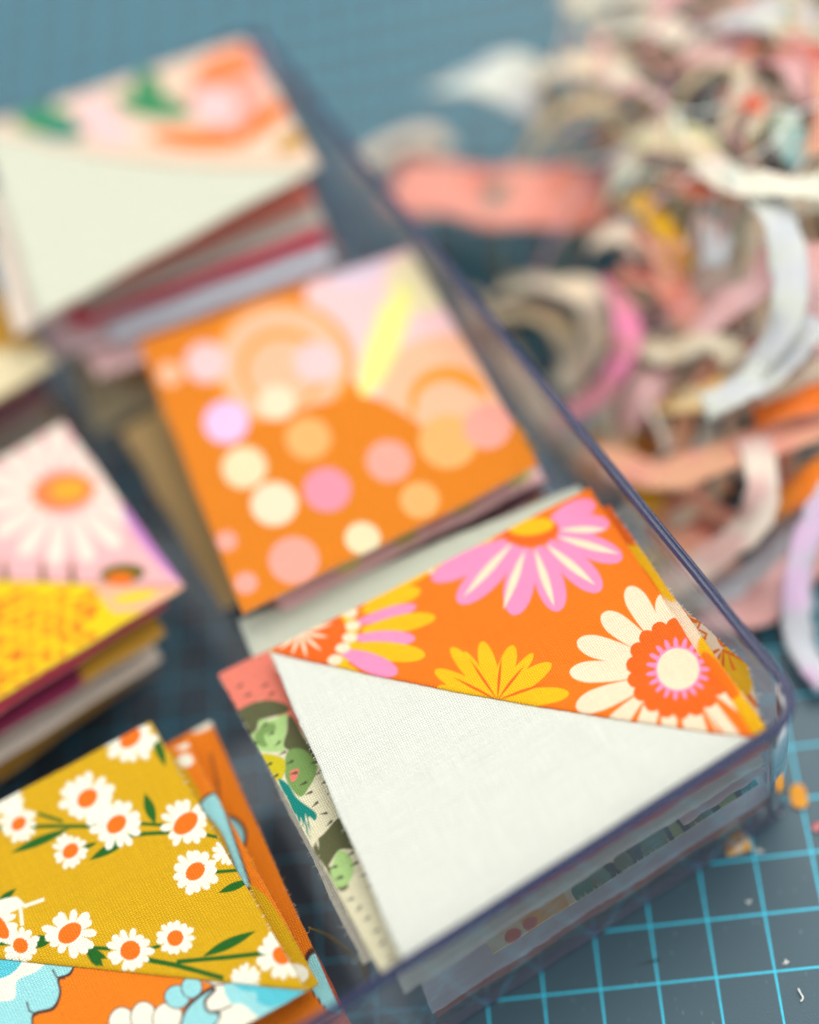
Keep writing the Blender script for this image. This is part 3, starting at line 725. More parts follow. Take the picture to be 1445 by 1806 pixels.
  ('e','zig',27.15,9.35,3.15,-0.54,-0.08,-0.87),
  ('e','zig',30.37,9.66,3.12,-0.88,-0.1,-0.69),
  ('e','zig',32.53,5.41,2.74,-0.23,-0.04,-0.61),
  ('e','zig',36.56,5.57,2.7,-0.88,-0.2,-1.1),
  ('e','zig',38.45,2.21,2.63,-0.51,-0.09,-0.73),
  ('e','zig',41.43,2.27,2.23,-0.86,-0.23,-1.1),
  ('e','zig',7.52,23.69,3.02,-1.17,-0.11,-0.65),
  ('e','zig',9.79,20.18,3.23,-1.02,-0.13,-0.99),
  ('e','zig',13.45,19.51,2.91,-1.27,-0.17,-0.89),
  ('e','zig',14.86,15.73,3.36,-0.49,-0.07,-1.1),
  ('e','zig',18.39,15.06,3.26,-0.87,-0.08,-0.66),
  ('e','zig',21.37,11.67,2.24,-0.06,-0.02,-1.07),
  ('e','zig',24.54,9.76,2.64,0.78,0.08,-0.66),
  ('e','zig',26.14,8.08,3.32,-0.97,-0.16,-1.09),
  ('e','zig',29.08,5.84,2.85,0.43,0.04,-0.86),
  ('e','zig',31.68,4.1,2.44,-1.77,-0.34,-0.96),
  ('e','zig',35.03,2.25,1.79,-0.75,-0.23,-1.07),
  ('e','zig',36.76,-1.06,2.47,-0.25,-0.08,-1.09),
  ('e','zig',39.53,-0.75,3.1,-1.12,-0.21,-1.03),
  ('e','zig',6.08,19.84,2.86,-0.32,-0.04,-0.97),
  ('e','zig',9.38,15.97,2.14,0.26,0.06,-1.02),
  ('e','zig',11.61,16.03,2.81,-1.19,-0.11,-0.6),
  ('e','zig',14.1,12.69,2.84,-0.26,-0.03,-0.77),
  ('e','zig',17.43,11.43,3.04,-1.13,-0.1,-0.59),
  ('e','zig',19.06,8.25,2.96,-0.96,-0.09,-0.61),
  ('e','zig',22.72,7.27,2.48,-0.65,-0.1,-0.8),
  ('e','zig',24.51,4.03,3.15,0.17,0.01,-0.83),
  ('e','zig',27.74,3.86,2.98,-1.43,-0.18,-0.76),
  ('e','zig',30.05,-0.1,2.92,0.0,-0.01,-0.74),
  ('e','zig',33.41,0.14,2.64,-1.03,-0.16,-0.76),
  ('e','zig',35.61,-3.2,2.91,-0.59,-0.07,-0.59),
  ('e','zig',5.3,17.7,3.22,-1.35,-0.18,-1.03),
  ('e','zig',7.64,13.01,2.64,0.89,0.1,-0.62),
  ('e','zig',11.49,13.71,1.95,-1.28,-0.23,-0.79),
  ('e','zig',13.11,10.38,2.67,-0.91,-0.09,-0.61),
  ('e','zig',16.75,9.12,2.8,-1.35,-0.17,-0.76),
  ('e','zig',18.54,5.8,2.37,-0.67,-0.1,-0.78),
  ('e','zig',21.16,4.49,3.64,-0.44,-0.07,-1.13),
  ('e','zig',23.74,1.77,3.12,-1.26,-0.12,-0.58),
  ('e','zig',27.08,1.31,2.58,-0.67,-0.08,-0.57),
  ('e','zig',29.49,-1.91,2.73,-0.87,-0.17,-1.04),
  ('e','zig',31.64,-3.7,3.13,0.47,0.05,-1.03),
  ('e','zig',34.59,-6.03,2.05,-0.77,-0.2,-1.01),
  ('e','zig',4.75,14.04,2.64,-0.97,-0.09,-0.61),
  ('e','zig',7.16,11.47,2.33,-1.4,-0.19,-0.74),
  ('e','zig',9.34,10.91,2.69,-0.7,-0.08,-0.71),
  ('e','zig',12.26,6.82,2.61,-1.03,-0.15,-0.85),
  ('e','zig',14.99,5.2,3.12,-0.02,-0.0,-0.84),
  ('e','zig',17.88,2.87,2.23,-1.05,-0.22,-0.99),
  ('e','zig',20.74,1.72,2.31,-0.79,-0.11,-0.64),
  ('e','zig',22.04,-1.2,2.99,-0.66,-0.1,-0.86),
  ('e','zig',26.1,-1.57,2.34,-1.21,-0.16,-0.63),
  ('e','zig',27.5,-4.96,2.97,-0.81,-0.09,-0.65),
  ('e','zig',31.34,-6.21,2.36,-0.53,-0.1,-0.77),
  ('e','zig',33.22,-8.85,2.57,-1.35,-0.19,-0.68),
  ('e','zig',3.56,10.57,2.68,-0.28,-0.02,-0.76),
  ('e','zig',5.66,9.28,2.58,-1.76,-0.16,-0.54),
  ('e','zig',8.87,7.15,2.46,0.27,0.05,-0.86),
  ('e','zig',11.27,4.23,2.3,-0.27,-0.03,-0.72),
  ('e','zig',14.37,3.81,2.69,-1.1,-0.18,-0.97),
  ('e','zig',16.64,0.7,2.39,-1.49,-0.3,-1.04),
  ('e','zig',19.36,-0.68,2.51,-0.92,-0.11,-0.64),
  ('e','zig',21.7,-4.72,2.64,0.39,0.07,-1.06),
  ('e','zig',24.89,-5.75,2.68,0.35,0.03,-0.59),
  ('e','zig',26.9,-7.81,2.79,-0.88,-0.11,-0.68),
  ('e','zig',29.61,-8.99,3.07,0.03,-0.01,-0.71),
  ('e','zig',31.86,-11.92,3.19,-0.52,-0.08,-0.84),
  ('e','zig',34.88,-12.48,2.98,-1.08,-0.12,-0.6),
  ('e','zig',2.5,9.09,2.88,-1.06,-0.16,-1.08),
  ('e','zig',4.17,6.43,3.1,-0.99,-0.14,-1.08),
  ('e','zig',8.29,5.11,2.39,-0.72,-0.08,-0.65),
  ('e','zig',9.57,1.89,2.61,-1.86,-0.22,-0.69),
  ('e','zig',12.97,0.15,2.62,-0.19,-0.02,-0.58),
  ('e','zig',14.9,-1.98,2.62,-2.04,-0.28,-0.77),
  ('e','zig',19.08,-3.34,2.41,-0.76,-0.15,-1.0),
  ('e','zig',20.31,-6.79,2.54,0.11,0.02,-1.08),
  ('e','zig',22.98,-6.84,3.56,-0.62,-0.09,-0.97),
  ('e','zig',25.79,-10.47,2.14,-0.76,-0.11,-0.6),
  ('e','zig',28.32,-11.44,3.11,0.04,-0.01,-0.8),
  ('e','zig',30.64,-14.71,2.84,-0.0,-0.02,-1.09),
  ('e','zig',1.68,6.1,1.88,-1.54,-0.28,-0.77),
  ('e','zig',3.71,2.46,2.21,-1.22,-0.23,-0.98),
  ('e','zig',6.48,2.12,2.6,-1.2,-0.17,-0.83),
  ('e','zig',8.98,-0.51,2.28,-1.81,-0.29,-0.8),
  ('e','zig',11.88,-1.84,2.01,-0.72,-0.14,-0.86),
  ('e','zig',13.52,-4.69,3.0,-1.3,-0.14,-0.71),
  ('e','zig',17.54,-5.81,2.49,-1.03,-0.17,-0.85),
  ('e','zig',19.86,-9.45,2.41,-1.23,-0.15,-0.6),
  ('e','zig',22.02,-9.68,2.89,-1.15,-0.2,-1.02),
  ('e','zig',24.77,-14.08,2.13,0.11,0.01,-0.79),
  ('e','zig',28.15,-13.76,2.32,-0.31,-0.08,-1.04),
  ('e','zig',29.62,-16.94,2.85,-1.75,-0.17,-0.55),
  ('e','zig',32.85,-18.06,2.76,-0.63,-0.1,-0.76),
  ('e','zig',0.78,3.39,2.41,-0.73,-0.07,-0.63),
  ('e','zig',2.11,0.16,2.91,-0.42,-0.03,-0.69),
  ('e','zig',5.64,-0.43,2.63,-1.04,-0.11,-0.65),
  ('e','zig',7.06,-3.63,2.81,-1.0,-0.12,-0.75),
  ('e','zig',10.88,-4.78,2.45,-1.06,-0.17,-0.85),
  ('e','zig',12.78,-8.39,2.94,-0.03,0.0,-0.81),
  ('e','zig',16.0,-9.45,2.88,-0.11,-0.01,-0.69),
  ('e','zig',17.86,-10.97,2.76,-0.93,-0.11,-0.67),
  ('e','zig',20.96,-12.29,3.03,-0.64,-0.08,-0.75),
  ('e','zig',23.83,-15.13,1.86,-1.26,-0.28,-0.82),
  ('e','zig',26.59,-16.99,2.54,0.28,0.05,-1.05),
  ('e','zig',28.81,-19.1,2.92,-1.12,-0.12,-0.59),
  ('e','zig',-1.03,0.27,2.7,-0.4,-0.05,-1.03),
  ('e','zig',1.28,-3.07,2.14,-1.03,-0.19,-0.91),
  ('e','zig',3.97,-3.93,3.35,-0.55,-0.03,-0.58),
  ('e','zig',6.25,-6.71,2.63,-0.81,-0.14,-1.04),
  ('e','zig',9.82,-6.86,1.98,-1.42,-0.27,-0.83),
  ('e','zig',11.37,-10.18,3.07,-1.54,-0.21,-0.89),
  ('e','zig',14.94,-10.65,2.71,-0.62,-0.08,-0.79),
  ('e','zig',17.39,-14.84,2.38,-1.08,-0.12,-0.57),
  ('e','zig',19.7,-15.05,2.61,-0.41,-0.08,-1.03),
  ('e','zig',21.65,-18.48,3.19,-0.85,-0.14,-1.01),
  ('e','zig',24.71,-19.25,2.95,-0.67,-0.09,-0.79),
  ('e','zig',27.34,-22.44,2.08,0.01,-0.01,-1.01),
  ('e','zig',30.42,-22.71,2.7,-0.33,-0.06,-0.83),
  ('e','zig',-2.3,-2.36,3.26,-0.58,-0.04,-0.71),
  ('e','zig',0.46,-5.02,2.47,-1.67,-0.23,-0.76),
  ('e','zig',3.8,-6.01,2.38,-0.76,-0.09,-0.7),
  ('e','zig',5.7,-9.21,2.96,-0.82,-0.08,-0.73),
  ('e','zig',8.6,-10.94,2.6,0.16,0.02,-0.56),
  ('e','zig',11.09,-13.04,2.5,-1.1,-0.21,-1.03),
  ('e','zig',13.86,-13.78,2.64,-1.51,-0.26,-0.95),
  ('e','zig',15.93,-17.52,2.48,-0.51,-0.07,-0.73),
  ('e','zig',18.69,-17.58,3.07,-0.4,-0.07,-1.06),
  ('e','zig',21.19,-20.5,2.25,-1.57,-0.2,-0.58),
  ('e','zig',23.9,-21.44,2.36,-1.36,-0.16,-0.56),
  ('e','zig',26.44,-24.15,2.73,-0.66,-0.1,-0.76),
  ('e','zig',28.83,-24.99,2.73,-0.45,-0.09,-0.98),
  ('p','peach',48.41,14.83,67.66,-1.02,55.71,-1.04,48.9,4.22),
  ('e','lemonyellow',49.89,7.28,8.37,-4.37,-0.41,-1.41),
  ('e','ivory',37.68,6.55,3.37,-3.08,-0.88,-1.97),
 ],
 'p_magenta': [
  ('p','plum',20.23,-1.53,43.6,-0.71,45.26,13.79,21.74,17.72),
 ],
 'p_cream': [
  ('e','ivory',38.02,16.75,-13.9,-18.23,-1.37,1.8),
  ('e','ivory',44.63,11.49,-11.87,-13.03,-1.27,1.89),
  ('e','ivory',51.18,6.29,-9.71,-7.88,-1.09,2.03),
  ('e','ivory',57.66,1.13,-7.44,-2.78,-0.67,2.25),
  ('e','ivory',64.08,-3.97,-5.04,2.26,0.44,2.19),
 ],
 'l_top': [
  ('p','ochre',60.77,46.39,66.81,18.25,62.82,7.96,46.85,19.92),
 ],
 'g_top': [
  ('c','leafgreen',35.43,59.59,4.11,-2.64,-0.1,-0.41),
  ('c','leafgreen',39.53,56.96,4.58,-3.61,-0.12,-0.39),
  ('c','leafgreen',44.11,53.35,5.42,-4.57,-0.13,-0.38),
  ('c','leafgreen',43.27,57.07,2.44,-3.84,-0.17,-0.26),
  ('c','leafgreen',53.02,43.55,2.02,-1.17,-0.1,-0.4),
  ('c','leafgreen',55.04,42.38,2.9,-2.09,-0.12,-0.38),
  ('c','leafgreen',55.09,44.8,3.03,-2.9,-0.13,-0.31),
  ('c','leafgreen',61.31,37.32,2.47,-3.1,-0.15,-0.28),
  ('c','leafgreen',57.93,41.37,1.34,-0.79,-0.09,-0.34),
  ('l','leafgreen',46.23,51.08,-8.94,1.37,0.04,0.92),
  ('l','leafgreen',53.43,43.34,-6.85,-0.27,-0.02,1.02),
  ('l','leafgreen',56.94,43.14,0.82,6.87,0.7,-0.18),
  ('l','leafgreen',48.66,45.6,-2.57,0.43,0.03,0.48),
  ('l','leafgreen',64.54,23.67,-4.64,0.8,0.08,0.79),
  ('l','leafgreen',62.17,53.09,0.92,7.79,0.6,-0.14),
  ('l','leafgreen',32.28,44.2,3.56,0.88,0.09,-0.71),
  ('l','leafgreen',36.87,33.05,-2.75,0.62,0.06,0.92),
  ('l','leafgreen',36.87,31.87,-2.64,0.95,0.09,0.67),
  ('l','leafgreen',40.75,27.6,0.99,-5.1,-0.65,-0.26),
  ('l','leafgreen',42.66,23.48,-1.99,3.89,0.41,0.47),
  ('l','leafgreen',53.95,14.88,7.7,-0.47,-0.04,-0.98),
  ('l','leafgreen',41.06,26.2,0.07,-3.21,-0.53,-0.0),
  ('c','leafgreen',60.5,28.71,3.18,-2.12,-0.1,-0.31),
  ('c','leafgreen',29.35,37.31,2.6,-1.79,-0.1,-0.37),
  ('c','leafgreen',40.44,27.85,3.12,-2.9,-0.13,-0.33),
  ('c','leafgreen',48.13,21.3,1.37,-0.52,-0.05,-0.32),
  ('c','leafgreen',46.77,20.21,3.52,-4.22,-0.21,-0.38),
  ('c','leafgreen',50.29,15.98,4.55,-6.42,-0.23,-0.35),
  ('c','leafgreen',50.8,16.32,5.3,-3.43,-0.12,-0.4),
  ('c','leafgreen',56.1,12.88,5.8,-3.5,-0.12,-0.4),
  ('D','petal',60.68,61.53,2.57,-2.34,-0.35,-0.92),
  ('D','petal',60.34,61.24,1.55,-3.2,-0.55,-0.67),
  ('D','petal',60.02,60.83,0.61,-4.42,-0.65,-0.25),
  ('D','petal',59.5,61.07,-0.93,-3.71,-0.53,0.31),
  ('D','petal',59.17,61.36,-1.93,-2.84,-0.41,0.71),
  ('D','petal',58.82,61.98,-2.97,-0.98,-0.12,1.04),
  ('D','petal',58.84,62.76,-2.94,1.35,0.17,0.87),
  ('D','petal',59.08,63.22,-2.21,2.73,0.33,0.68),
  ('D','petal',59.42,63.6,-1.19,3.88,0.55,0.45),
  ('D','petal',60.03,63.74,0.63,4.31,0.61,-0.2),
  ('D','petal',60.31,63.39,1.5,3.26,0.42,-0.49),
  ('D','petal',60.64,63.06,2.48,2.25,0.27,-0.78),
  ('D','petal',60.61,62.32,2.4,0.03,-0.02,-1.08),
  ('e','petal',58.18,63.71,3.26,-2.78,-0.92,-2.63),
  ('e','core',58.06,61.72,3.52,1.19,0.21,-1.77),
  ('D','petal',51.16,54.48,2.42,-1.69,-0.29,-1.01),
  ('D','petal',50.93,53.75,1.72,-3.86,-0.54,-0.59),
  ('D','petal',50.42,53.76,0.2,-3.82,-0.63,-0.08),
  ('D','petal',50.0,53.6,-1.04,-4.28,-0.56,0.34),
  ('D','petal',49.73,54.24,-1.87,-2.39,-0.39,0.74),
  ('D','petal',49.54,54.71,-2.43,-0.99,-0.18,1.05),
  ('D','petal',49.33,55.42,-3.06,1.14,0.15,1.0),
  ('D','petal',49.64,56.07,-2.15,3.11,0.45,0.78),
  ('D','petal',49.95,56.34,-1.2,3.92,0.53,0.4),
  ('D','petal',50.43,56.33,0.23,3.89,0.72,-0.1),
  ('D','petal',50.85,56.31,1.5,3.82,0.51,-0.5),
  ('D','petal',51.24,55.6,2.67,1.67,0.2,-0.83),
  ('D','petal',51.38,54.89,3.09,-0.46,-0.07,-1.11),
  ('e','petal',48.66,56.46,3.38,-2.83,-0.9,-2.66),
  ('e','core',48.79,54.52,3.12,1.05,0.25,-1.84),
  ('D','petal',40.67,56.83,1.61,-1.38,-0.19,-0.56),
  ('D','petal',40.48,56.39,1.04,-2.71,-0.34,-0.32),
  ('D','petal',40.19,56.24,0.15,-3.13,-0.45,-0.04),
  ('D','petal',39.95,56.36,-0.56,-2.78,-0.39,0.21),
  ('D','petal',39.67,56.5,-1.39,-2.38,-0.33,0.48),
  ('D','petal',39.53,57.09,-1.81,-0.61,-0.11,0.74),
  ('D','petal',39.5,57.45,-1.9,0.48,0.05,0.6),
  ('D','petal',39.53,58.0,-1.81,2.12,0.27,0.6),
  ('D','petal',39.87,58.26,-0.81,2.9,0.45,0.3),
  ('D','petal',40.17,58.33,0.1,3.13,0.47,-0.06),
  ('D','petal',40.47,58.14,1.02,2.56,0.41,-0.42),
  ('D','petal',40.68,57.64,1.64,1.03,0.19,-0.75),
  ('D','petal',40.83,57.38,2.08,0.27,0.05,-0.77),
  ('e','petal',38.92,58.3,2.42,-2.01,-0.6,-1.89),
  ('e','core',38.98,56.9,2.32,0.79,0.2,-1.36),
  ('D','petal',52.99,46.53,2.32,-1.6,-0.26,-0.91),
  ('D','petal',52.79,46.02,1.73,-3.11,-0.48,-0.64),
  ('D','petal',52.32,45.7,0.33,-4.07,-0.53,-0.11),
  ('D','petal',51.97,45.87,-0.71,-3.55,-0.5,0.24),
  ('D','petal',51.52,46.1,-2.05,-2.88,-0.4,0.68),
  ('D','petal',51.43,46.76,-2.33,-0.92,-0.16,1.0),
  ('D','petal',51.27,47.43,-2.82,1.1,0.14,0.89),
  ('D','petal',51.5,48.05,-2.14,2.97,0.42,0.73),
  ('D','petal',51.92,48.28,-0.88,3.69,0.61,0.36),
  ('D','petal',52.31,48.5,0.28,4.35,0.51,-0.08),
  ('D','petal',52.69,48.14,1.45,3.25,0.55,-0.59),
  ('D','petal',53.01,47.75,2.4,2.08,0.3,-0.84),
  ('D','petal',53.1,46.97,2.67,-0.29,-0.05,-1.03),
  ('e','petal',50.65,48.36,3.12,-2.59,-0.84,-2.43),
  ('e','core',50.67,46.56,3.09,1.01,0.22,-1.68),
  ('D','petal',45.4,46.31,1.62,-1.23,-0.16,-0.52),
  ('D','petal',45.23,46.05,1.12,-2.0,-0.35,-0.47),
  ('D','petal',44.9,45.89,0.12,-2.49,-0.42,-0.04),
  ('D','petal',44.65,45.85,-0.61,-2.61,-0.41,0.24),
  ('D','petal',44.38,46.03,-1.42,-2.07,-0.28,0.46),
  ('D','petal',44.25,46.54,-1.83,-0.54,-0.08,0.57),
  ('D','petal',44.27,46.88,-1.77,0.47,0.07,0.68),
  ('D','petal',44.39,47.44,-1.4,2.15,0.25,0.4),
  ('D','petal',44.66,47.69,-0.58,2.91,0.44,0.21),
  ('D','petal',44.93,47.74,0.2,3.05,0.36,-0.07),
  ('D','petal',45.11,47.43,0.75,2.13,0.34,-0.29),
  ('D','petal',45.33,47.14,1.43,1.26,0.21,-0.57),
  ('D','petal',45.48,46.79,1.86,0.21,0.03,-0.58),
  ('e','petal',43.74,47.64,2.23,-1.84,-0.57,-1.72),
  ('e','core',43.64,46.32,2.44,0.8,0.21,-1.43),
  ('D','petal',61.3,39.66,1.85,-1.68,-0.28,-0.69),
  ('D','petal',61.07,39.13,1.16,-3.25,-0.53,-0.46),
  ('D','petal',60.73,38.97,0.17,-3.72,-0.5,-0.07),
  ('D','petal',60.4,39.23,-0.83,-2.96,-0.55,0.34),
  ('D','petal',59.95,39.47,-2.17,-2.24,-0.26,0.6),
  ('D','petal',59.92,39.93,-2.26,-0.86,-0.11,0.73),
  ('D','petal',59.83,40.6,-2.53,1.15,0.16,0.77),
  ('D','petal',60.08,41.19,-1.81,2.92,0.36,0.53),
  ('D','petal',60.42,41.51,-0.77,3.9,0.49,0.24),
  ('D','petal',60.81,41.47,0.39,3.79,0.57,-0.12),
  ('D','petal',61.11,41.31,1.32,3.3,0.49,-0.45),
  ('D','petal',61.49,40.72,2.45,1.5,0.18,-0.75),
  ('D','petal',61.57,40.12,2.67,-0.29,-0.06,-0.95),
  ('e','petal',59.21,41.44,2.93,-2.43,-0.83,-2.27),
  ('e','core',58.75,39.61,3.86,1.22,0.22,-1.88),
  ('D','petal',59.25,30.07,1.98,-1.36,-0.25,-0.8),
  ('D','petal',59.09,29.54,1.51,-2.94,-0.5,-0.58),
  ('D','petal',58.69,29.4,0.31,-3.35,-0.54,-0.13),
  ('D','petal',58.29,29.53,-0.87,-2.95,-0.49,0.32),
  ('D','petal',57.99,29.65,-1.78,-2.61,-0.42,0.65),
  ('D','petal',57.82,30.25,-2.3,-0.83,-0.12,0.82),
  ('D','petal',57.83,30.76,-2.27,0.71,0.11,0.78),
  ('D','petal',58.03,31.26,-1.66,2.22,0.4,0.68),
  ('D','petal',58.33,31.62,-0.77,3.3,0.46,0.26),
  ('D','petal',58.73,31.6,0.42,3.26,0.49,-0.13),
  ('D','petal',58.96,31.45,1.14,2.79,0.53,-0.49),
  ('D','petal',59.26,31.08,2.05,1.68,0.28,-0.81),
  ('D','petal',59.34,30.46,2.28,-0.18,-0.04,-0.82),
  ('e','petal',57.11,31.73,2.95,-2.41,-0.83,-2.24),
  ('e','core',57.15,30.08,2.87,0.89,0.2,-1.58),
  ('D','petal',63.87,30.5,1.08,-1.07,-0.19,-0.41),
  ('D','petal',63.8,30.31,0.88,-1.64,-0.26,-0.32),
  ('D','petal',63.52,30.17,0.04,-2.05,-0.29,-0.03),
  ('D','petal',63.38,30.23,-0.39,-1.89,-0.31,0.13),
  ('D','petal',63.21,30.43,-0.91,-1.28,-0.21,0.33),
  ('D','petal',63.02,30.75,-1.46,-0.35,-0.04,0.4),
  ('D','petal',63.04,31.01,-1.42,0.43,0.07,0.47),
  ('D','petal',63.16,31.39,-1.06,1.6,0.25,0.37),
  ('D','petal',63.39,31.54,-0.38,2.06,0.29,0.13),
  ('D','petal',63.58,31.46,0.22,1.81,0.33,-0.07),
  ('D','petal',63.81,31.4,0.9,1.62,0.23,-0.28),
  ('D','petal',63.9,31.16,1.17,0.9,0.11,-0.35),
  ('D','petal',63.96,30.79,1.36,-0.2,-0.04,-0.44),
  ('e','petal',62.71,31.52,1.6,-1.32,-0.47,-1.22),
  ('e','core',63.43,30.84,0.15,0.05,0.01,-0.11),
  ('D','petal',40.55,30.96,2.4,-1.98,-0.25,-0.73),
  ('D','petal',40.25,30.41,1.51,-3.61,-0.47,-0.43),
  ('D','petal',39.95,30.3,0.63,-3.91,-0.64,-0.2),
  ('D','petal',39.52,30.36,-0.65,-3.73,-0.61,0.27),
  ('D','petal',39.14,30.97,-1.79,-1.94,-0.3,0.63),
  ('D','petal',38.99,31.49,-2.27,-0.37,-0.08,0.78),
  ('D','petal',38.92,31.97,-2.46,1.05,0.15,0.91),
  ('D','petal',38.98,32.5,-2.3,2.66,0.31,0.64),
  ('D','petal',39.49,32.7,-0.77,3.28,0.54,0.27),
  ('D','petal',39.73,32.82,-0.04,3.64,0.55,-0.01),
  ('D','petal',40.23,32.59,1.46,2.93,0.4,-0.47),
  ('D','petal',40.59,32.09,2.57,1.42,0.24,-0.93),
  ('D','petal',40.57,31.65,2.48,0.09,0.03,-0.8),
  ('e','petal',38.18,32.88,3.13,-2.51,-0.78,-2.33),
  ('e','core',38.05,31.08,3.4,1.07,0.29,-1.8),
  ('D','petal',33.64,33.66,1.57,-1.04,-0.15,-0.59),
  ('D','petal',33.51,33.32,1.16,-2.04,-0.35,-0.45),
  ('D','petal',33.22,33.14,0.31,-2.56,-0.44,-0.09),
  ('D','petal',32.96,33.12,-0.48,-2.64,-0.38,0.19),
  ('D','petal',32.66,33.39,-1.38,-1.84,-0.29,0.5),
  ('D','petal',32.48,33.77,-1.91,-0.7,-0.13,0.7),
  ('D','petal',32.55,34.17,-1.71,0.51,0.05,0.56),
  ('D','petal',32.62,34.79,-1.51,2.36,0.27,0.41),
  ('D','petal',32.94,34.85,-0.55,2.55,0.41,0.18),
  ('D','petal',33.16,35.02,0.13,3.09,0.37,-0.07),
  ('D','petal',33.43,34.8,0.95,2.4,0.32,-0.31),
  ('D','petal',33.63,34.46,1.55,1.37,0.25,-0.63),
  ('D','petal',33.8,33.92,2.04,-0.25,-0.02,-0.7),
  ('e','petal',31.95,34.94,2.33,-1.87,-0.55,-1.73),
  ('e','core',32.16,33.7,1.91,0.61,0.27,-1.59),
  ('D','petal',46.6,22.12,2.07,-1.82,-0.26,-0.66),
  ('D','petal',46.29,21.85,1.13,-2.61,-0.37,-0.35),
  ('D','petal',45.97,21.76,0.18,-2.9,-0.55,-0.06),
  ('D','petal',45.66,21.8,-0.73,-2.77,-0.52,0.32),
  ('D','petal',45.41,21.99,-1.49,-2.2,-0.31,0.46),
  ('D','petal',45.18,22.61,-2.19,-0.36,-0.07,0.8),
  ('D','petal',45.14,22.98,-2.32,0.77,0.1,0.77),
  ('D','petal',45.31,23.56,-1.82,2.52,0.33,0.53),
  ('D','petal',45.61,23.77,-0.91,3.16,0.5,0.31),
  ('D','petal',45.96,23.83,0.15,3.33,0.45,-0.06),
  ('D','petal',46.34,23.63,1.32,2.74,0.35,-0.38),
  ('D','petal',46.49,23.1,1.74,1.11,0.23,-0.78),
  ('D','petal',46.62,22.7,2.14,-0.08,-0.01,-0.79),
  ('e','petal',44.57,23.79,2.67,-2.13,-0.69,-1.97),
  ('e','core',44.59,22.33,2.64,0.8,0.28,-1.86),
  ('D','petal',52.5,20.2,1.74,-1.41,-0.18,-0.48),
  ('D','petal',52.28,19.9,1.05,-2.3,-0.39,-0.39),
  ('D','petal',52.06,19.8,0.41,-2.6,-0.43,-0.14),
  ('D','petal',51.72,19.94,-0.59,-2.2,-0.4,0.24),
  ('D','petal',51.52,20.11,-1.2,-1.69,-0.32,0.5),
  ('D','petal',51.34,20.43,-1.75,-0.72,-0.12,0.64),
  ('D','petal',51.32,20.96,-1.81,0.85,0.14,0.65),
  ('D','petal',51.44,21.3,-1.46,1.9,0.3,0.52),
  ('D','petal',51.72,21.57,-0.63,2.69,0.39,0.2),
  ('D','petal',52.0,21.54,0.23,2.61,0.45,-0.09),
  ('D','petal',52.26,21.41,1.01,2.21,0.38,-0.38),
  ('D','petal',52.45,21.05,1.59,1.13,0.2,-0.62),
  ('D','petal',52.6,20.67,2.02,-0.02,-0.0,-0.68),
  ('e','petal',50.8,21.58,2.25,-1.8,-0.61,-1.66),
  ('e','core',50.82,20.34,2.21,0.67,0.21,-1.53),
  ('D','petal',63.78,7.23,2.28,-1.78,-0.24,-0.61),
  ('D','petal',63.52,6.77,1.52,-3.12,-0.47,-0.48),
  ('D','petal',63.08,6.61,0.22,-3.58,-0.59,-0.09),
  ('D','petal',62.69,6.78,-0.95,-3.1,-0.46,0.28),
  ('D','petal',62.44,7.08,-1.71,-2.2,-0.36,0.58),
  ('D','petal',62.22,7.71,-2.37,-0.34,-0.04,0.79),
  ('D','petal',62.19,8.11,-2.46,0.88,0.16,0.89),
  ('D','petal',62.47,8.66,-1.63,2.54,0.39,0.52),
  ('D','petal',62.8,8.95,-0.64,3.41,0.58,0.24),
  ('D','petal',63.06,9.09,0.15,3.84,0.53,-0.02),
  ('D','petal',63.46,8.69,1.36,2.62,0.44,-0.47),
  ('D','petal',63.84,8.28,2.49,1.4,0.19,-0.75),
  ('D','petal',63.83,7.71,2.45,-0.32,-0.06,-0.77),
  ('e','petal',61.53,9.0,2.95,-2.35,-0.85,-2.15),
  ('e','core',61.92,7.51,2.19,0.63,0.22,-1.78),
  ('D','petal',57.85,7.01,1.22,-0.99,-0.16,-0.4),
  ('D','petal',57.72,6.69,0.83,-1.94,-0.25,-0.22),
  ('D','petal',57.48,6.58,0.1,-2.26,-0.33,-0.03),
  ('D','petal',57.3,6.64,-0.43,-2.09,-0.3,0.12),
  ('D','petal',57.07,6.92,-1.12,-1.25,-0.22,0.4),
  ('D','petal',56.96,7.16,-1.43,-0.54,-0.08,0.48),
  ('D','petal',57.0,7.53,-1.34,0.59,0.11,0.53),
  ('D','petal',57.07,7.78,-1.11,1.33,0.2,0.35),
  ('D','petal',57.23,7.97,-0.64,1.91,0.33,0.23),
  ('D','petal',57.52,7.98,0.24,1.93,0.3,-0.07),
  ('D','petal',57.73,7.96,0.88,1.87,0.28,-0.27),
  ('D','petal',57.92,7.59,1.45,0.77,0.12,-0.48),
  ('D','petal',57.97,7.27,1.59,-0.21,-0.03,-0.47),
  ('e','petal',56.54,8.05,1.8,-1.43,-0.5,-1.3),
  ('e','core',57.37,7.32,0.14,0.04,0.01,-0.1),
  ('D','petal',40.71,62.52,1.59,-1.18,-0.16,-0.57),
  ('D','petal',40.56,62.2,1.13,-2.13,-0.31,-0.42),
  ('D','petal',40.3,62.09,0.37,-2.45,-0.35,-0.12),
  ('D','petal',40.0,61.95,-0.53,-2.86,-0.33,0.17),
  ('D','petal',39.82,62.33,-1.08,-1.75,-0.28,0.45),
  ('D','petal',39.64,62.62,-1.61,-0.86,-0.12,0.54),
  ('D','petal',39.56,63.12,-1.86,0.62,0.06,0.56),
  ('D','petal',39.74,63.54,-1.3,1.88,0.25,0.46),
  ('D','petal',40.0,63.72,-0.53,2.44,0.42,0.22),
  ('D','petal',40.28,63.84,0.31,2.81,0.34,-0.11),
  ('D','petal',40.52,63.65,1.03,2.24,0.35,-0.42),
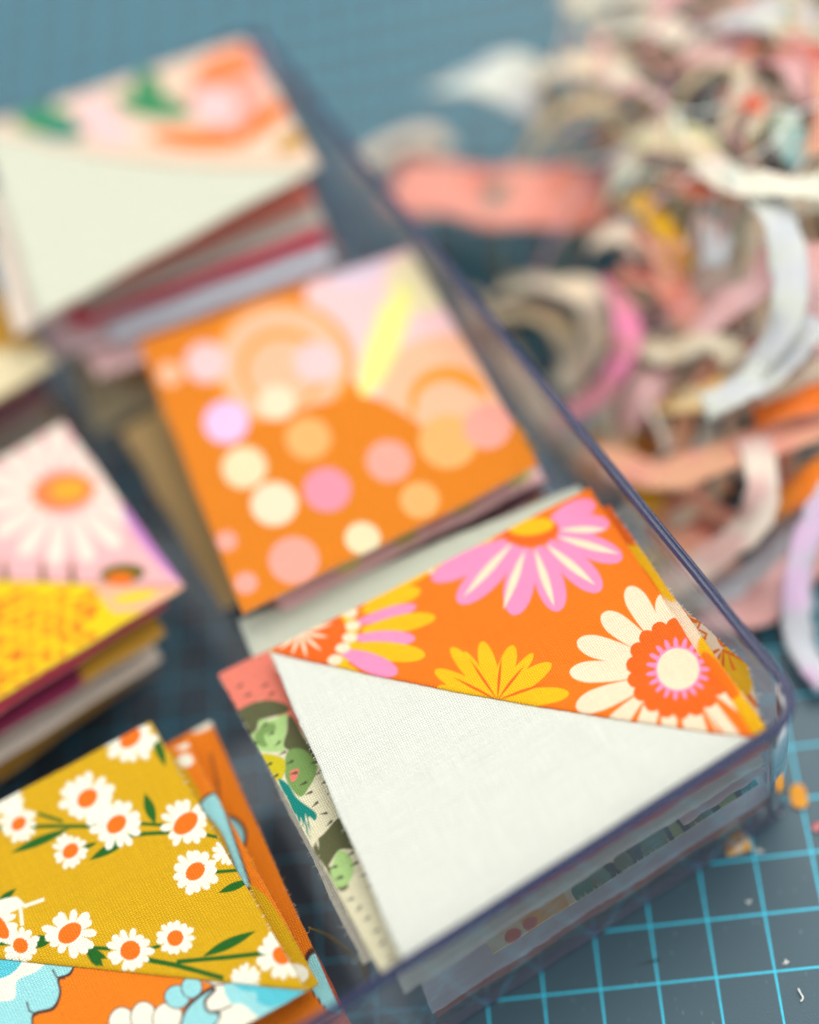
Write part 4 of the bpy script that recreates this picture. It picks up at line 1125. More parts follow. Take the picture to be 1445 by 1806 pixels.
  ('D','petal',40.72,63.42,1.64,1.53,0.23,-0.62),
  ('D','petal',40.73,62.96,1.67,0.16,0.03,-0.55),
  ('e','petal',39.1,63.81,2.16,-1.81,-0.54,-1.71),
  ('e','core',40.1,62.88,0.16,0.05,0.02,-0.13),
  ('D','petal',32.02,39.52,1.84,-1.72,-0.24,-0.64),
  ('D','petal',31.8,39.26,1.18,-2.52,-0.36,-0.39),
  ('D','petal',31.52,39.04,0.35,-3.14,-0.44,-0.08),
  ('D','petal',31.24,39.2,-0.5,-2.67,-0.35,0.18),
  ('D','petal',30.92,39.49,-1.47,-1.81,-0.27,0.51),
  ('D','petal',30.75,39.96,-1.97,-0.43,-0.08,0.62),
  ('D','petal',30.83,40.25,-1.73,0.46,0.04,0.59),
  ('D','petal',30.9,40.72,-1.53,1.85,0.29,0.58),
  ('D','petal',31.09,41.07,-0.95,2.94,0.4,0.29),
  ('D','petal',31.49,41.01,0.25,2.75,0.36,-0.11),
  ('D','petal',31.74,40.79,1.02,2.08,0.31,-0.38),
  ('D','petal',31.99,40.48,1.77,1.15,0.17,-0.56),
  ('D','petal',32.1,40.12,2.1,0.07,0.03,-0.62),
  ('e','petal',30.22,41.05,2.36,-1.9,-0.55,-1.77),
  ('e','core',30.37,39.76,2.08,0.68,0.59,-3.48),
  ('c','petal',33.07,44.16,2.14,-0.83,-0.05,-0.35),
  ('c','petal',35.21,43.34,0.65,-2.34,-0.21,-0.13),
  ('c','petal',35.87,40.99,2.6,-0.6,-0.03,-0.35),
  ('c','petal',35.38,41.99,-0.88,-4.38,-0.22,0.12),
  ('e','petal',31.74,43.73,4.04,-1.76,-0.23,-1.5),
  ('s','outline',28.48,36.58,38.86,26.93,38.13,25.09,37.19,24.23,35.73,24.43,35.21,22.08,33.44,19.8,30.72,20.53,29.17,17.96,23.73,21.17),
  ('s','sky',28.41,36.36,38.5,26.95,37.9,25.38,37.02,24.8,35.52,25.02,34.92,22.31,33.32,20.52,30.64,21.17,28.89,18.18,23.73,21.17),
  ('s','petal',31.89,33.31,35.56,29.84,33.56,28.19,30.68,28.33,29.44,25.58,28.08,25.86,25.81,27.91,26.87,31.34,30.05,30.97),
  ('s','aqua2',28.35,36.14,32.34,32.41,31.36,30.47,29.06,30.15,27.0,31.78),
  ('c','outline',35.46,26.95,0.07,-1.67,-0.11,-0.0),
  ('c','outline',35.53,25.28,0.83,-1.03,-0.07,-0.13),
  ('c','outline',30.59,23.72,-0.21,-1.78,-0.11,0.04),
  ('c','outline',30.38,21.94,0.72,-1.35,-0.09,-0.1),
  ('e','outline',39.04,12.82,3.2,-2.51,-0.88,-2.54),
  ('e','petal',39.18,12.71,2.92,-2.29,-0.81,-2.34),
  ('e','outline',41.78,11.44,3.19,-2.5,-1.01,-2.85),
  ('e','petal',41.92,11.33,2.91,-2.28,-0.94,-2.65),
  ('e','outline',44.28,9.22,3.61,-2.83,-1.02,-2.83),
  ('e','petal',44.42,9.12,3.34,-2.61,-0.95,-2.63),
  ('e','outline',46.96,11.87,3.07,-2.42,-0.75,-2.05),
  ('e','sky',47.1,11.76,2.79,-2.2,-0.68,-1.85),
  ('e','outline',49.5,11.94,2.51,-1.98,-0.73,-1.98),
  ('e','sky',49.64,11.83,2.23,-1.76,-0.66,-1.78),
  ('s','outline',45.91,2.89,47.39,6.28,49.19,8.45,52.73,9.28,55.81,7.89,52.07,-1.9),
  ('s','sky',46.26,2.61,47.67,6.06,49.32,7.83,52.65,8.57,55.5,7.09,52.07,-1.9),
  ('s','outline',52.72,11.38,64.14,0.78,60.42,-8.4,49.61,0.01,52.05,3.65,50.97,5.52,51.38,7.76,53.29,8.84),
  ('s','petal',53.06,11.11,64.14,0.78,60.42,-8.4,50.16,-0.41,52.47,3.83,51.37,5.46,51.63,7.3,53.49,8.42),
  ('s','sky',55.54,8.62,63.98,0.39,62.65,-1.12,59.02,-1.31,56.82,-0.59,55.54,3.46,54.18,5.04),
  ('s','aqua2',56.57,7.54,63.9,0.2,61.3,-0.05,58.66,0.49,57.33,2.56,57.67,4.35,56.18,6.04),
  ('c','outline',52.77,10.82,0.67,-1.58,-0.09,-0.08),
  ('c','outline',53.44,9.24,1.32,-0.79,-0.04,-0.15),
  ('c','outline',51.3,5.26,1.26,-0.73,-0.04,-0.15),
  ('c','outline',52.56,4.53,1.54,-0.18,-0.01,-0.16),
 ],
 'g_leaf': [
  ('p','orange2',60.58,65.81,64.88,63.57,64.77,35.36,64.92,3.72,61.04,2.44,61.56,31.95,61.45,56.86),
  ('s','outline',60.42,47.42,62.09,49.61,64.17,48.46,63.52,42.48,61.82,27.3,61.44,24.96,60.23,27.08,61.38,39.65),
  ('s','sky',60.71,47.17,62.15,48.93,63.72,48.23,63.22,42.73,61.51,27.54,61.31,25.94,60.6,27.53,61.53,39.52),
  ('p','mustard',61.3,26.97,62.88,22.09,64.18,-0.48,61.18,0.31),
  ('e','petal',58.79,5.72,3.97,-2.89,-0.83,-1.86),
  ('e','petal',61.2,66.07,3.13,-2.82,-0.62,-2.08),
  ('e','petal',61.03,60.48,2.01,-1.78,-0.47,-1.53),
 ],
 'g_cloud': [
  ('e','outline',57.5,45.06,0.61,-9.83,-3.88,-0.2),
  ('e','sky',57.31,44.49,0.54,-8.89,-3.55,-0.18),
  ('e','petal',60.3,63.8,4.23,-0.45,0.01,-1.26),
  ('e','outline',60.51,6.61,5.5,-0.07,0.08,-6.57),
  ('e','sky',60.85,6.05,4.78,-0.06,0.07,-5.95),
  ('c','outline',61.54,57.15,-0.82,-6.08,-0.16,0.06),
  ('c','outline',60.72,51.06,-1.8,-6.57,-0.16,0.1),
 ],
}
RIBBONS = [
 ('wide',17,[[-35.3,171.0,14.0,0.0],[-20.6,163.4,18.0,6.0],[-8.1,156.6,20.0,0.0],[4.1,154.4,19.0,-6.0],[13.9,156.4,15.0,-8.0]]),
 ('white',13,[[-20.7,194.6,20.0,20.0],[-10.6,185.2,30.0,0.0],[-2.2,181.5,28.0,-20.0],[4.5,180.9,20.0,-30.0]]),
 ('white',9,[[37.2,131.6,44.0,20.0],[41.9,118.5,46.0,10.0],[42.9,107.7,42.0,0.0],[40.7,99.2,38.0,-10.0],[34.2,94.4,30.0,-20.0],[29.6,92.8,24.0,-40.0]]),
 ('white',8,[[46.9,101.0,34.0,10.0],[41.7,95.5,32.0,0.0],[33.6,91.2,30.0,0.0],[23.7,89.2,27.0,0.0]]),
 ('pink',7.5,[[9.6,126.8,22.0,60.0],[12.1,118.0,24.0,30.0],[11.5,110.2,22.0,0.0],[6.5,105.6,16.0,0.0],[-1.9,105.5,7.0,0.0],[-7.1,105.5,3.0,0.0]]),
 ('mustard',8,[[16.8,142.3,30.0,0.0],[21.4,132.4,33.0,20.0],[24.4,126.0,30.0,30.0],[24.1,122.1,24.0,40.0]]),
 ('white',8,[[32.8,136.1,32.0,30.0],[32.4,124.4,35.0,0.0],[30.8,118.6,32.0,-30.0]]),
 ('tan',10,[[-18.3,137.5,4.0,0.0],[-10.3,134.3,9.0,20.0],[-2.0,127.2,13.0,10.0],[1.7,120.3,9.0,0.0],[-1.9,114.1,4.0,0.0]]),
 ('beige',9,[[-13.8,142.2,6.0,0.0],[-3.3,134.4,16.0,20.0],[5.8,126.2,20.0,0.0],[5.6,118.8,14.0,-20.0],[2.2,115.0,8.0,-30.0]]),
 ('peach',9.5,[[3.5,96.0,8.0,10.0],[9.5,86.3,13.0,0.0],[17.9,81.7,17.0,0.0],[29.0,83.0,20.0,0.0],[39.9,84.3,22.0,0.0],[48.1,87.5,20.0,0.0]]),
 ('rosecream',8.5,[[32.5,84.4,22.0,0.0],[32.5,75.3,20.0,10.0],[30.0,69.9,15.0,0.0],[23.1,67.0,10.0,0.0],[12.8,64.4,5.0,0.0],[5.8,63.0,2.5,0.0]]),
 ('apricot',9,[[30.8,73.8,8.0,0.0],[37.3,74.3,14.0,10.0],[43.4,76.6,17.0,0.0],[50.2,80.5,15.0,0.0]]),
 ('grey',7.5,[[10.3,63.8,2.0,0.0],[22.3,62.2,4.0,0.0],[31.5,65.4,7.0,10.0],[37.4,71.6,10.0,20.0],[42.7,79.7,10.0,0.0]]),
 ('rose',11,[[47.0,73.7,8.0,0.0],[38.5,63.2,9.0,0.0],[32.3,57.8,7.0,10.0],[25.7,56.7,4.0,0.0],[17.2,58.4,2.0,0.0]]),
 ('lilac',7,[[45.0,71.9,20.0,30.0],[38.4,63.6,15.0,20.0],[35.3,54.6,10.0,10.0],[35.1,47.1,6.0,10.0],[38.4,39.4,4.0,0.0]]),
 ('mustard',8,[[8.3,90.6,2.0,0.0],[12.0,83.9,3.0,0.0],[13.2,76.3,2.0,0.0],[11.2,70.3,1.5,0.0]]),
 ('salmon',8,[[16.7,83.9,4.0,0.0],[19.7,77.4,5.0,0.0],[21.7,72.4,4.0,0.0]]),
 ('crimson',8,[[8.6,110.0,5.0,0.0],[11.9,101.6,9.0,10.0],[16.0,98.6,7.0,20.0],[19.4,95.0,3.0,0.0]]),
 ('rose',8,[[19.6,108.8,16.0,0.0],[15.4,103.2,17.0,10.0],[10.2,100.6,12.0,20.0],[6.8,100.2,5.0,0.0]]),
 ('orange',8,[[33.1,88.2,22.0,0.0],[40.6,88.1,25.0,10.0],[48.3,89.9,25.0,0.0]]),
 ('yellow',9,[[15.3,105.2,10.0,0.0],[22.4,96.3,20.0,0.0],[29.0,95.7,22.0,0.0],[35.4,101.4,18.0,0.0]]),
 ('aqua',8,[[48.4,145.7,44.0,10.0],[47.8,136.2,46.0,0.0],[49.3,132.1,42.0,20.0]]),
 ('rose',14,[[53.3,172.2,38.0,0.0],[55.0,156.8,44.0,10.0],[57.9,148.5,42.0,0.0]]),
 ('white',14,[[40.0,177.0,40.0,10.0],[48.4,171.4,46.0,0.0],[59.2,167.3,44.0,-10.0]]),
 ('rust',8,[[40.2,156.7,40.0,20.0],[43.9,148.4,44.0,0.0],[49.3,150.0,38.0,0.0]]),
 ('rose',11,[[30.9,173.8,34.0,0.0],[39.8,168.4,40.0,0.0],[46.0,163.9,38.0,0.0]]),
 ('ivory',10,[[15.2,201.3,26.0,10.0],[19.2,187.5,34.0,0.0],[27.3,180.4,40.0,10.0],[33.7,175.6,38.0,0.0]]),
 ('beige',12,[[-2.8,186.3,20.0,0.0],[5.7,182.8,30.0,10.0],[14.3,178.1,34.0,0.0],[21.8,169.2,34.0,10.0]]),
 ('olive',10,[[18.3,164.3,28.0,40.0],[22.9,150.3,36.0,20.0],[30.3,144.7,40.0,0.0],[34.8,137.8,38.0,20.0]]),
 ('sage',10,[[8.8,142.8,18.0,60.0],[14.2,145.3,30.0,30.0],[20.4,149.3,36.0,10.0],[29.0,151.3,40.0,0.0]]),
 ('tan',8,[[-8.4,170.6,8.0,30.0],[0.0,172.9,22.0,10.0],[9.5,171.3,30.0,0.0],[18.7,165.2,32.0,10.0]]),
 ('rust',8,[[7.0,173.8,14.0,30.0],[12.1,166.3,24.0,10.0],[19.2,160.4,30.0,0.0]]),
 ('salmon',9,[[8.4,132.0,14.0,0.0],[13.4,129.0,22.0,10.0],[20.7,121.2,26.0,10.0],[25.2,114.7,22.0,10.0]]),
 ('cream',9,[[7.1,138.4,18.0,0.0],[9.8,137.4,24.0,10.0],[15.6,134.2,28.0,0.0],[19.4,129.0,26.0,0.0]]),
 ('peach',8,[[18.0,133.5,30.0,0.0],[21.5,125.8,31.0,10.0],[22.9,120.8,26.0,10.0],[26.1,113.1,22.0,0.0]]),
 ('rust',10,[[26.5,143.5,34.0,10.0],[30.9,134.1,38.0,0.0],[37.3,132.6,38.0,10.0]]),
 ('ivory',9,[[31.8,139.7,40.0,0.0],[35.7,129.0,44.0,0.0],[44.1,121.9,48.0,10.0],[52.5,121.8,46.0,0.0]]),
 ('rose',8,[[49.1,113.6,40.0,0.0],[46.7,106.1,38.0,10.0],[47.0,101.1,32.0,0.0],[50.0,94.1,28.0,0.0]]),
 ('rose',9,[[24.4,109.1,22.0,0.0],[31.4,110.1,30.0,0.0],[38.1,111.1,34.0,0.0],[42.4,117.1,36.0,0.0]]),
 ('tan',8,[[13.5,114.3,18.0,0.0],[19.6,107.2,22.0,0.0],[28.4,105.3,26.0,0.0],[32.0,100.5,24.0,0.0]]),
 ('cream',8,[[24.6,89.7,14.0,0.0],[33.6,84.0,10.0,0.0],[43.1,75.5,6.0,0.0]]),
 ('apricot',8,[[4.7,89.9,2.0,0.0],[-0.1,98.5,3.0,0.0],[7.4,100.8,4.0,0.0],[16.1,95.1,6.0,0.0]]),
 ('cream',7,[[-43.6,188.9,3.0,0.0],[-37.5,194.0,4.0,0.0],[-27.4,194.4,5.0,0.0],[-22.4,188.6,4.0,0.0]]),
 ('beige',7,[[-21.8,146.3,2.0,0.0],[-15.2,131.6,2.5,0.0],[-7.5,109.1,2.0,0.0],[-5.8,101.6,2.0,0.0]]),
]
SPOTS = {'orange_oval': [29.6, 20.3, 0.0], 'yellow_square': [17.6, 12.8, 0.0], 'rose_bit': [31.7, 14.3, 0.0], 'lint': [[17.7, 2.4, 0.0], [22.2, -8.6, 0.0], [23.3, -14.8, 0.0], [21.1, 11.3, 0.0], [25.7, 17.5, 0.0], [25.5, 20.2, 0.0]], 'pen': [[-1.6, -6.3, 0.0], [1.6, -6.0, 0.0], [13.7, 4.1, 0.0]], 'thread': [[-56.7, -0.1, 22.0], [-55.1, 0.5, 14.0], [-52.9, -1.1, 8.0], [-51.5, -2.2, 4.0], [-51.1, -4.3, 2.0], [-51.4, -5.6, 1.5]]}
BIN = {'K': [29.62, 18.66], 'yaw': 26.469}

# ------------------------------------------------------------------ setting: the cutting mat on the table
def box(name, x0, x1, y0, y1, z0, z1, mat, parent=None):
    v = [(x, y, z) for z in (z0, z1) for y in (y0, y1) for x in (x0, x1)]
    f = [(0, 2, 3, 1), (4, 5, 7, 6), (0, 1, 5, 4), (2, 6, 7, 3), (0, 4, 6, 2), (1, 3, 7, 5)]
    return mesh_obj(name, v, f, mat, parent, smooth=False)

mat_o = box('cutting_mat', -0.45, 0.45, -0.30, 0.60, -0.003, 0.0, mat_surface())
tag(mat_o, 'slate blue self-healing cutting mat with cyan centimetre grid', 'cutting mat', kind='structure')

# ------------------------------------------------------------------ the clear tray
K = np.array(BIN['K'])
YAW = math.radians(BIN['yaw'])
E1 = np.array([math.cos(YAW), math.sin(YAW)])
E2 = np.array([-E1[1], E1[0]])
TW, TL, TH, TR = 178.0, 199.5, 45.0, 6.5

def bin_pt(u, v, z):
    q = K + E1 * u + E2 * v
    return np.array([q[0], q[1], z])

def round_rect(inset, n=10):
    """outline of the tray, u from -TW to 0 and v from 0 to TL, moved inwards by inset"""
    r = TR - inset
    pts = []
    for cx_, cy_, a0 in ((-TR, TR, -90), (-TR, TL - TR, 0), (-TW + TR, TL - TR, 90), (-TW + TR, TR, 180)):
        for i in range(n + 1):
            a = math.radians(a0 + 90 * i / n)
            pts.append((cx_ + r * math.cos(a), cy_ + r * math.sin(a)))
    return pts

def dense(pts, step=6.0):
    out = []
    for i, p in enumerate(pts):
        q = pts[(i + 1) % len(pts)]
        d = math.dist(p, q)
        k = max(1, int(d / step))
        for j in range(k):
            t = j / k
            out.append((p[0] + (q[0] - p[0]) * t, p[1] + (q[1] - p[1]) * t))
    return out

tray = empty('storage_tray', bin_pt(-TW / 2, TL / 2, 0) * MM)
tag(tray, 'clear plastic tray with rounded corners and navy tinted rim, holding the fabric stacks', 'tray')
TO = bin_pt(-TW / 2, TL / 2, 0)

def sweep(name, profile, mat, wob=0.0):
    """profile: list of (inset, z) in mm, swept round the tray outline"""
    rings = []
    for ins, z in profile:
        base = dense(round_rect(0.0))
        # move each point along its inward normal
        n = len(base)
        ring = []
        for i in range(n):
            a, b = base[i - 1], base[(i + 1) % n]
            tx, ty = b[0] - a[0], b[1] - a[1]
            l = math.hypot(tx, ty)
            nx, ny = -ty / l, tx / l
            w_ = wob * (math.sin(i * 1.7) + 0.6 * math.sin(i * 0.61 + 1))
            ring.append(bin_pt(base[i][0] + nx * (ins + w_), base[i][1] + ny * (ins + w_), z + 0.5 * w_) - TO)
        rings.append(ring)
    m_, n = len(rings), len(rings[0])
    V = [p * MM for r in rings for p in r]
    F = [(a * n + i, a * n + (i + 1) % n, ((a + 1) % m_) * n + (i + 1) % n, ((a + 1) % m_) * n + i) for a in range(m_) for i in range(n)]
    return mesh_obj(name, V, F, mat, tray)

RP = [(-0.4, 43.6), (-0.6, 43.9), (-0.6, 44.6), (-0.4, 45.0), (-0.05, 45.1), (0.2, 44.85), (0.4, 44.85), (0.65, 45.1), (0.95, 44.95), (1.15, 44.5), (1.1, 43.9), (0.9, 43.55)]
sweep('rim', RP, RIM, 0.05)
FP = [(0.0, 0.05), (-0.05, 0.9), (0.15, 1.6), (1.55, 1.6), (1.6, 0.05)]
sweep('foot_ring', FP, EDGE)
# flat walls and rounded corner posts, each its own piece
def wall(p0, p1, nrm):
    t = 1.35
    V = []
    for z in (1.62, 43.5):
        for p in (p0, p1):
            for k in (0.15, t):
                V.append((bin_pt(p[0] + nrm[0] * k, p[1] + nrm[1] * k, z) - TO) * MM)
    F = [(0, 1, 5, 4), (2, 6, 7, 3), (0, 4, 6, 2), (1, 3, 7, 5), (0, 2, 3, 1), (4, 5, 7, 6)]
    return mesh_obj('wall', V, F, SHEET, tray, smooth=False)
e = 0.02
wall((-TW + TR + e, 0), (-TR - e, 0), (0, 1))
wall((0, TR + e), (0, TL - TR - e), (-1, 0))
wall((-TR - e, TL), (-TW + TR + e, TL), (0, -1))
wall((-TW, TL - TR - e), (-TW, TR + e), (1, 0))
for cx_, cy_, a0 in ((-TR, TR, -90), (-TR, TL - TR, 0), (-TW + TR, TL - TR, 90), (-TW + TR, TR, 180)):
    V, F, n = [], [], 12
    for i in range(n + 1):
        a = math.radians(a0 + 90 * i / n)
        for r, z in ((TR - 0.15, 1.62), (TR - 1.35, 1.62), (TR - 1.35, 43.5), (TR - 0.15, 43.5)):
            V.append((bin_pt(cx_ + r * math.cos(a), cy_ + r * math.sin(a), z) - TO) * MM)
    for i in range(n):
        for j in range(4):
            F.append((i * 4 + j, (i + 1) * 4 + j, (i + 1) * 4 + (j + 1) % 4, i * 4 + (j + 1) % 4))
    F += [(0, 1, 2, 3), (n * 4 + 3, n * 4 + 2, n * 4 + 1, n * 4)]
    mesh_obj('corner_post', V, F, EDGE, tray)
inner = round_rect(1.62)
n = len(inner)
V = [(bin_pt(p[0], p[1], z) - TO) * MM for z in (0.35, 1.25) for p in inner]
F = [tuple(reversed(range(n))), tuple(range(n, 2 * n))] + [(i, (i + 1) % n, n + (i + 1) % n, n + i) for i in range(n)]
mesh_obj('base_plate', V, F, SHEET, tray, smooth=False)

# ------------------------------------------------------------------ cloth
CLOTH = {}
def prof_fn(kind, a):
    a = np.clip(a, 0, 1)
    if kind == 'e': return np.sqrt(np.maximum(0, 1 - (2 * a - 1) ** 2))
    if kind == 'l': return np.sin(np.pi * a) ** 0.9
    if kind == 'd': return np.where(a < 0.55, 0.35 + 0.65 * np.sin(np.pi / 2 * a / 0.55), np.sqrt(np.maximum(0, 1 - ((a - 0.55) / 0.45) ** 2.2)))
    if kind == 'D': return np.where(a < 0.7, 0.45 + 0.55 * np.sin(np.pi / 2 * a / 0.7), np.sqrt(np.maximum(0, 1 - ((a - 0.7) / 0.3) ** 2)))
    if kind == 'w': return np.where(a < 0.75, 0.25 + 0.75 * a / 0.75, np.sqrt(np.maximum(0, 1 - ((a - 0.75) / 0.25) ** 2)))
    return np.ones_like(a)

def smooth_poly(p, k=5):
    n = len(p); out = []
    for i in range(n):
        p0, p1, p2, p3 = p[i - 1], p[i], p[(i + 1) % n], p[(i + 2) % n]
        for j in range(k):
            t = j / k
            out.append(0.5 * (2 * p1 + (p2 - p0) * t + (2 * p0 - 5 * p1 + 4 * p2 - p3) * t * t + (3 * p1 - p0 - 3 * p2 + p3) * t ** 3))
    return np.array(out)

def paint(xy, base, elems, aa):
    col = np.empty((len(xy), 3)); col[:] = base
    X, Y = xy[:, 0], xy[:, 1]
    for e in elems:
        c = PALN[e[1]]
        if e[0] in 'sp':
            P = np.array(e[2:]).reshape(-1, 2)
            if e[0] == 's': P = smooth_poly(P)
            lo, hi = P.min(0) - aa, P.max(0) + aa
            idx = np.nonzero((X > lo[0]) & (X < hi[0]) & (Y > lo[1]) & (Y < hi[1]))[0]
            if not len(idx): continue
            x, y = X[idx], Y[idx]
            ins = np.zeros(len(idx), bool); dm = np.full(len(idx), 1e9)
            for i in range(len(P)):
                (x0, y0), (x1, y1) = P[i - 1], P[i]
                if y0 != y1:
                    ins ^= ((y0 > y) != (y1 > y)) & (x < (x1 - x0) * (y - y0) / (y1 - y0) + x0)
                dx, dy = x1 - x0, y1 - y0
                t = np.clip(((x - x0) * dx + (y - y0) * dy) / (dx * dx + dy * dy + 1e-9), 0, 1)
                dm = np.minimum(dm, np.hypot(x - x0 - t * dx, y - y0 - t * dy))
            sd = np.where(ins, dm, -dm)
        else:
            bx, by, dx, dy, wx, wy = e[2:]
            rr = abs(dx) + abs(dy) + abs(wx) + abs(wy)
            idx = np.nonzero((np.abs(X - bx - dx / 2) < rr) & (np.abs(Y - by - dy / 2) < rr))[0]
            if not len(idx): continue
            px, py = X[idx] - bx, Y[idx] - by
            det = dx * wy - dy * wx
            a = (px * wy - py * wx) / det
            b = (dx * py - dy * px) / det
            ld, lw = math.hypot(dx, dy), math.hypot(wx, wy)
            sd = (prof_fn(e[0], a) - np.abs(b)) * lw
            sd = np.minimum(sd, np.minimum(a, 1 - a) * ld + (lw * 0.5 if e[0] == 'c' else aa * 0.5))
        al = np.clip(sd / aa + 0.5, 0, 1)[:, None]
        col[idx] = col[idx] * (1 - al) + c * al
    return col

def wave(a, b, rnd, amp):
    z = np.zeros_like(a)
    for k in range(4):
        f = rnd.uniform(0.6, 2.4); t = rnd.uniform(0, 6.28); ph = rnd.uniform(0, 6.28)
        z += np.sin((a * math.cos(t) + b * math.sin(t)) * f * 6.28 / 2 + ph) / (k + 1.5)
    return z * amp

def cloth(name, key, half, n, base, parent, origin, amp=0.25, seed=1, elems=None, corners=None, seam=True, thick=0.38, ragged=0.12, curl=0.45):
    """one piece of cotton on the four measured corners; half: 'B' beyond the seam, 'F' in front of it, None the whole square"""
    c = np.array(corners if corners is not None else PIECES[key])
    S = 63.5
    g = np.linspace(0, 1, n + 1)
    A, Bq = np.meshgrid(g, g, indexing='ij')
    idx = -np.ones((n + 1, n + 1), int)
    if half == 'B': keep = (np.add.outer(np.arange(n + 1), np.arange(n + 1)) >= n)
    elif half == 'F': keep = (np.add.outer(np.arange(n + 1), np.arange(n + 1)) <= n)
    else: keep = np.ones((n + 1, n + 1), bool)
    idx[keep] = np.arange(keep.sum())
    a, b = A[keep], Bq[keep]
    rnd = random.Random(seed)
    P = (c[0][None] * ((1 - a) * (1 - b))[:, None] + c[1][None] * (a * (1 - b))[:, None] + c[2][None] * (a * b)[:, None] + c[3][None] * ((1 - a) * b)[:, None])
    nrm = np.cross(c[1] - c[0], c[3] - c[0]); nrm /= np.linalg.norm(nrm)
    rnd2 = random.Random(hash(key) % 1000 if False else sum(map(ord, key)))
    off = wave(a, b, rnd2, amp)
    cu = [rnd2.uniform(-1, 1) for _ in range(4)]
    off = off + curl * (cu[0] * ((1 - a) * (1 - b)) ** 3 + cu[1] * (a * (1 - b)) ** 3 + cu[2] * (a * b) ** 3 + cu[3] * ((1 - a) * b) ** 3)
    if half and seam:
        d = (a + b - 1) / math.sqrt(2) * S
        al_ = (a - b) * S / math.sqrt(2)
        off = off + 0.055 * np.sin(al_ * 2.3 + 1.3 * np.sin(al_ * 0.35)) * np.exp(-np.abs(d) / 1.8) + 0.10 * np.sin(al_ * 0.42 + 2) * np.exp(-np.abs(d) / 6)
        # a soft press crease across the cloth
        cr = (a * 0.8 + b * 0.35 - 0.62) * S
        off = off + 0.12 * np.exp(-(cr / 1.2) ** 2) - 0.09 * np.exp(-((cr - 9) / 3.0) ** 2)
        if half == 'B':
            off = off + 0.42 * np.clip(d / 0.55, 0, 1) ** 0.5 * (1 - 0.75 * np.clip((d - 6.0) / 2.5, 0, 1))
        else:
            off = off + 0.05 - 0.10 * np.exp(d / 4)
    P = P + nrm[None] * off[:, None]
    # raw, slightly uneven cut edges
    ex = c[1] - c[0]; ex /= np.linalg.norm(ex); ey = c[3] - c[0]; ey /= np.linalg.norm(ey)
    rg = np.random.default_rng(seed + 5)
    if n >= 150: ragged = ragged * 0.4
    def jit(mask, vec, sgn, t):
        if not mask.any(): return
        tab = rg.normal(0, ragged, 95) * 0.45 + ragged * 1.2 * np.sin(np.arange(95) * 0.21 + seed)
        tab[:3] = tab[88:93] .mean() * 0; tab[88:] = 0
        P[mask] += vec[None] * (sgn * np.interp(t[mask] * 90, np.arange(95), tab))[:, None]
    eps = 1e-6
    jit(b < eps, ey, -1, a); jit(b > 1 - eps, ey, 1, a); jit(a < eps, ex, -1, b); jit(a > 1 - eps, ex, 1, b)
    # faces
    I, J = np.meshgrid(np.arange(n), np.arange(n), indexing='ij')
    v00, v10, v11, v01 = idx[:-1, :-1], idx[1:, :-1], idx[1:, 1:], idx[:-1, 1:]
    full = (v00 >= 0) & (v10 >= 0) & (v11 >= 0) & (v01 >= 0)
    quads = np.stack([v00[full], v10[full], v11[full], v01[full]], 1)
    faces = quads.tolist()
    if half == 'B':
        t = (v00 < 0) & (v10 >= 0) & (v11 >= 0) & (v01 >= 0)
        faces += np.stack([v10[t], v11[t], v01[t]], 1).tolist()
    if half == 'F':
        t = (v11 < 0) & (v10 >= 0) & (v00 >= 0) & (v01 >= 0)
        faces += np.stack([v00[t], v10[t], v01[t]], 1).tolist()
    P = (P - origin[None]) * MM
    me = bpy.data.meshes.new(name)
    me.from_pydata(P.tolist(), [], faces)
    me.polygons.foreach_set('use_smooth', [True] * len(me.polygons))
    xy = np.stack([a, b], 1) * S
    el = PRINTS.get(key, []) if elems is None else elems
    col = paint(xy, PALN[base] if isinstance(base, str) else base, el, max(0.16, S / n * 1.1))
    fill_attrs(me, xy, col, seed)
    o = bpy.data.objects.new(name, me)
    link(o, parent)
    CLOTH[key] = o
    s = o.modifiers.new('thickness', 'SOLIDIFY')
    s.thickness = thick * MM; s.offset = -1; s.use_rim = True; s.material_offset_rim = 1
    return o

def fill_attrs(me, xy, col, seed):
    at = me.attributes.new('print', 'FLOAT_COLOR', 'POINT')
    c4 = np.ones((len(col), 4), np.float32); c4[:, :3] = col
    at.data.foreach_set('color', c4.ravel())
    uv = me.uv_layers.new(name='cloth')
    vi = np.empty(len(me.loops), np.int32); me.loops.foreach_get('vertex_index', vi)
    uvv = (xy + (seed * 3.7) % 40).astype(np.float32)[vi]
    uv.data.foreach_set('uv', uvv.ravel())
    me.materials.append(COTTON); me.materials.append(RAW)
    me.update()

def hst(key, label, bcol, fcol, nb, nf, elb=None, elf=None, amp=0.22, seed=1, group=None, curl=0.45):
    """half-square-triangle block: two triangles sewn along the diagonal"""
    c = np.array(PIECES[key]); org = c.mean(0)
    t = empty('quilt_block', org * MM)
    tag(t, label, 'quilt block', group)
    pb = cloth('fabric_triangle', key, 'B', nb, bcol, t, org, amp, seed, elb, curl=curl)
    pf = cloth('fabric_triangle', key, 'F', nf, fcol, t, org, amp, seed + 1, elf, curl=curl)
    return t, pb, pf

def square(key, label, col, n=40, amp=0.22, seed=1, group=None, elems=None, corners=None, name='fabric_square', curl=0.45):
    c = np.array(corners if corners is not None else PIECES[key]); org = c.mean(0)
    o = cloth(name, key, None, n, col, None, org, amp, seed, elems, c, curl=curl)
    o.location = org * MM
    tag(o, label, 'fabric square', group)
    return o

def split_cloud(els):
    """prints of the mustard block: cloud motifs belong to the orange triangle only"""
    first = next(i for i, e in enumerate(els) if e[0] == 's' and e[1] == 'outline')
    return els[:first], els[first:]

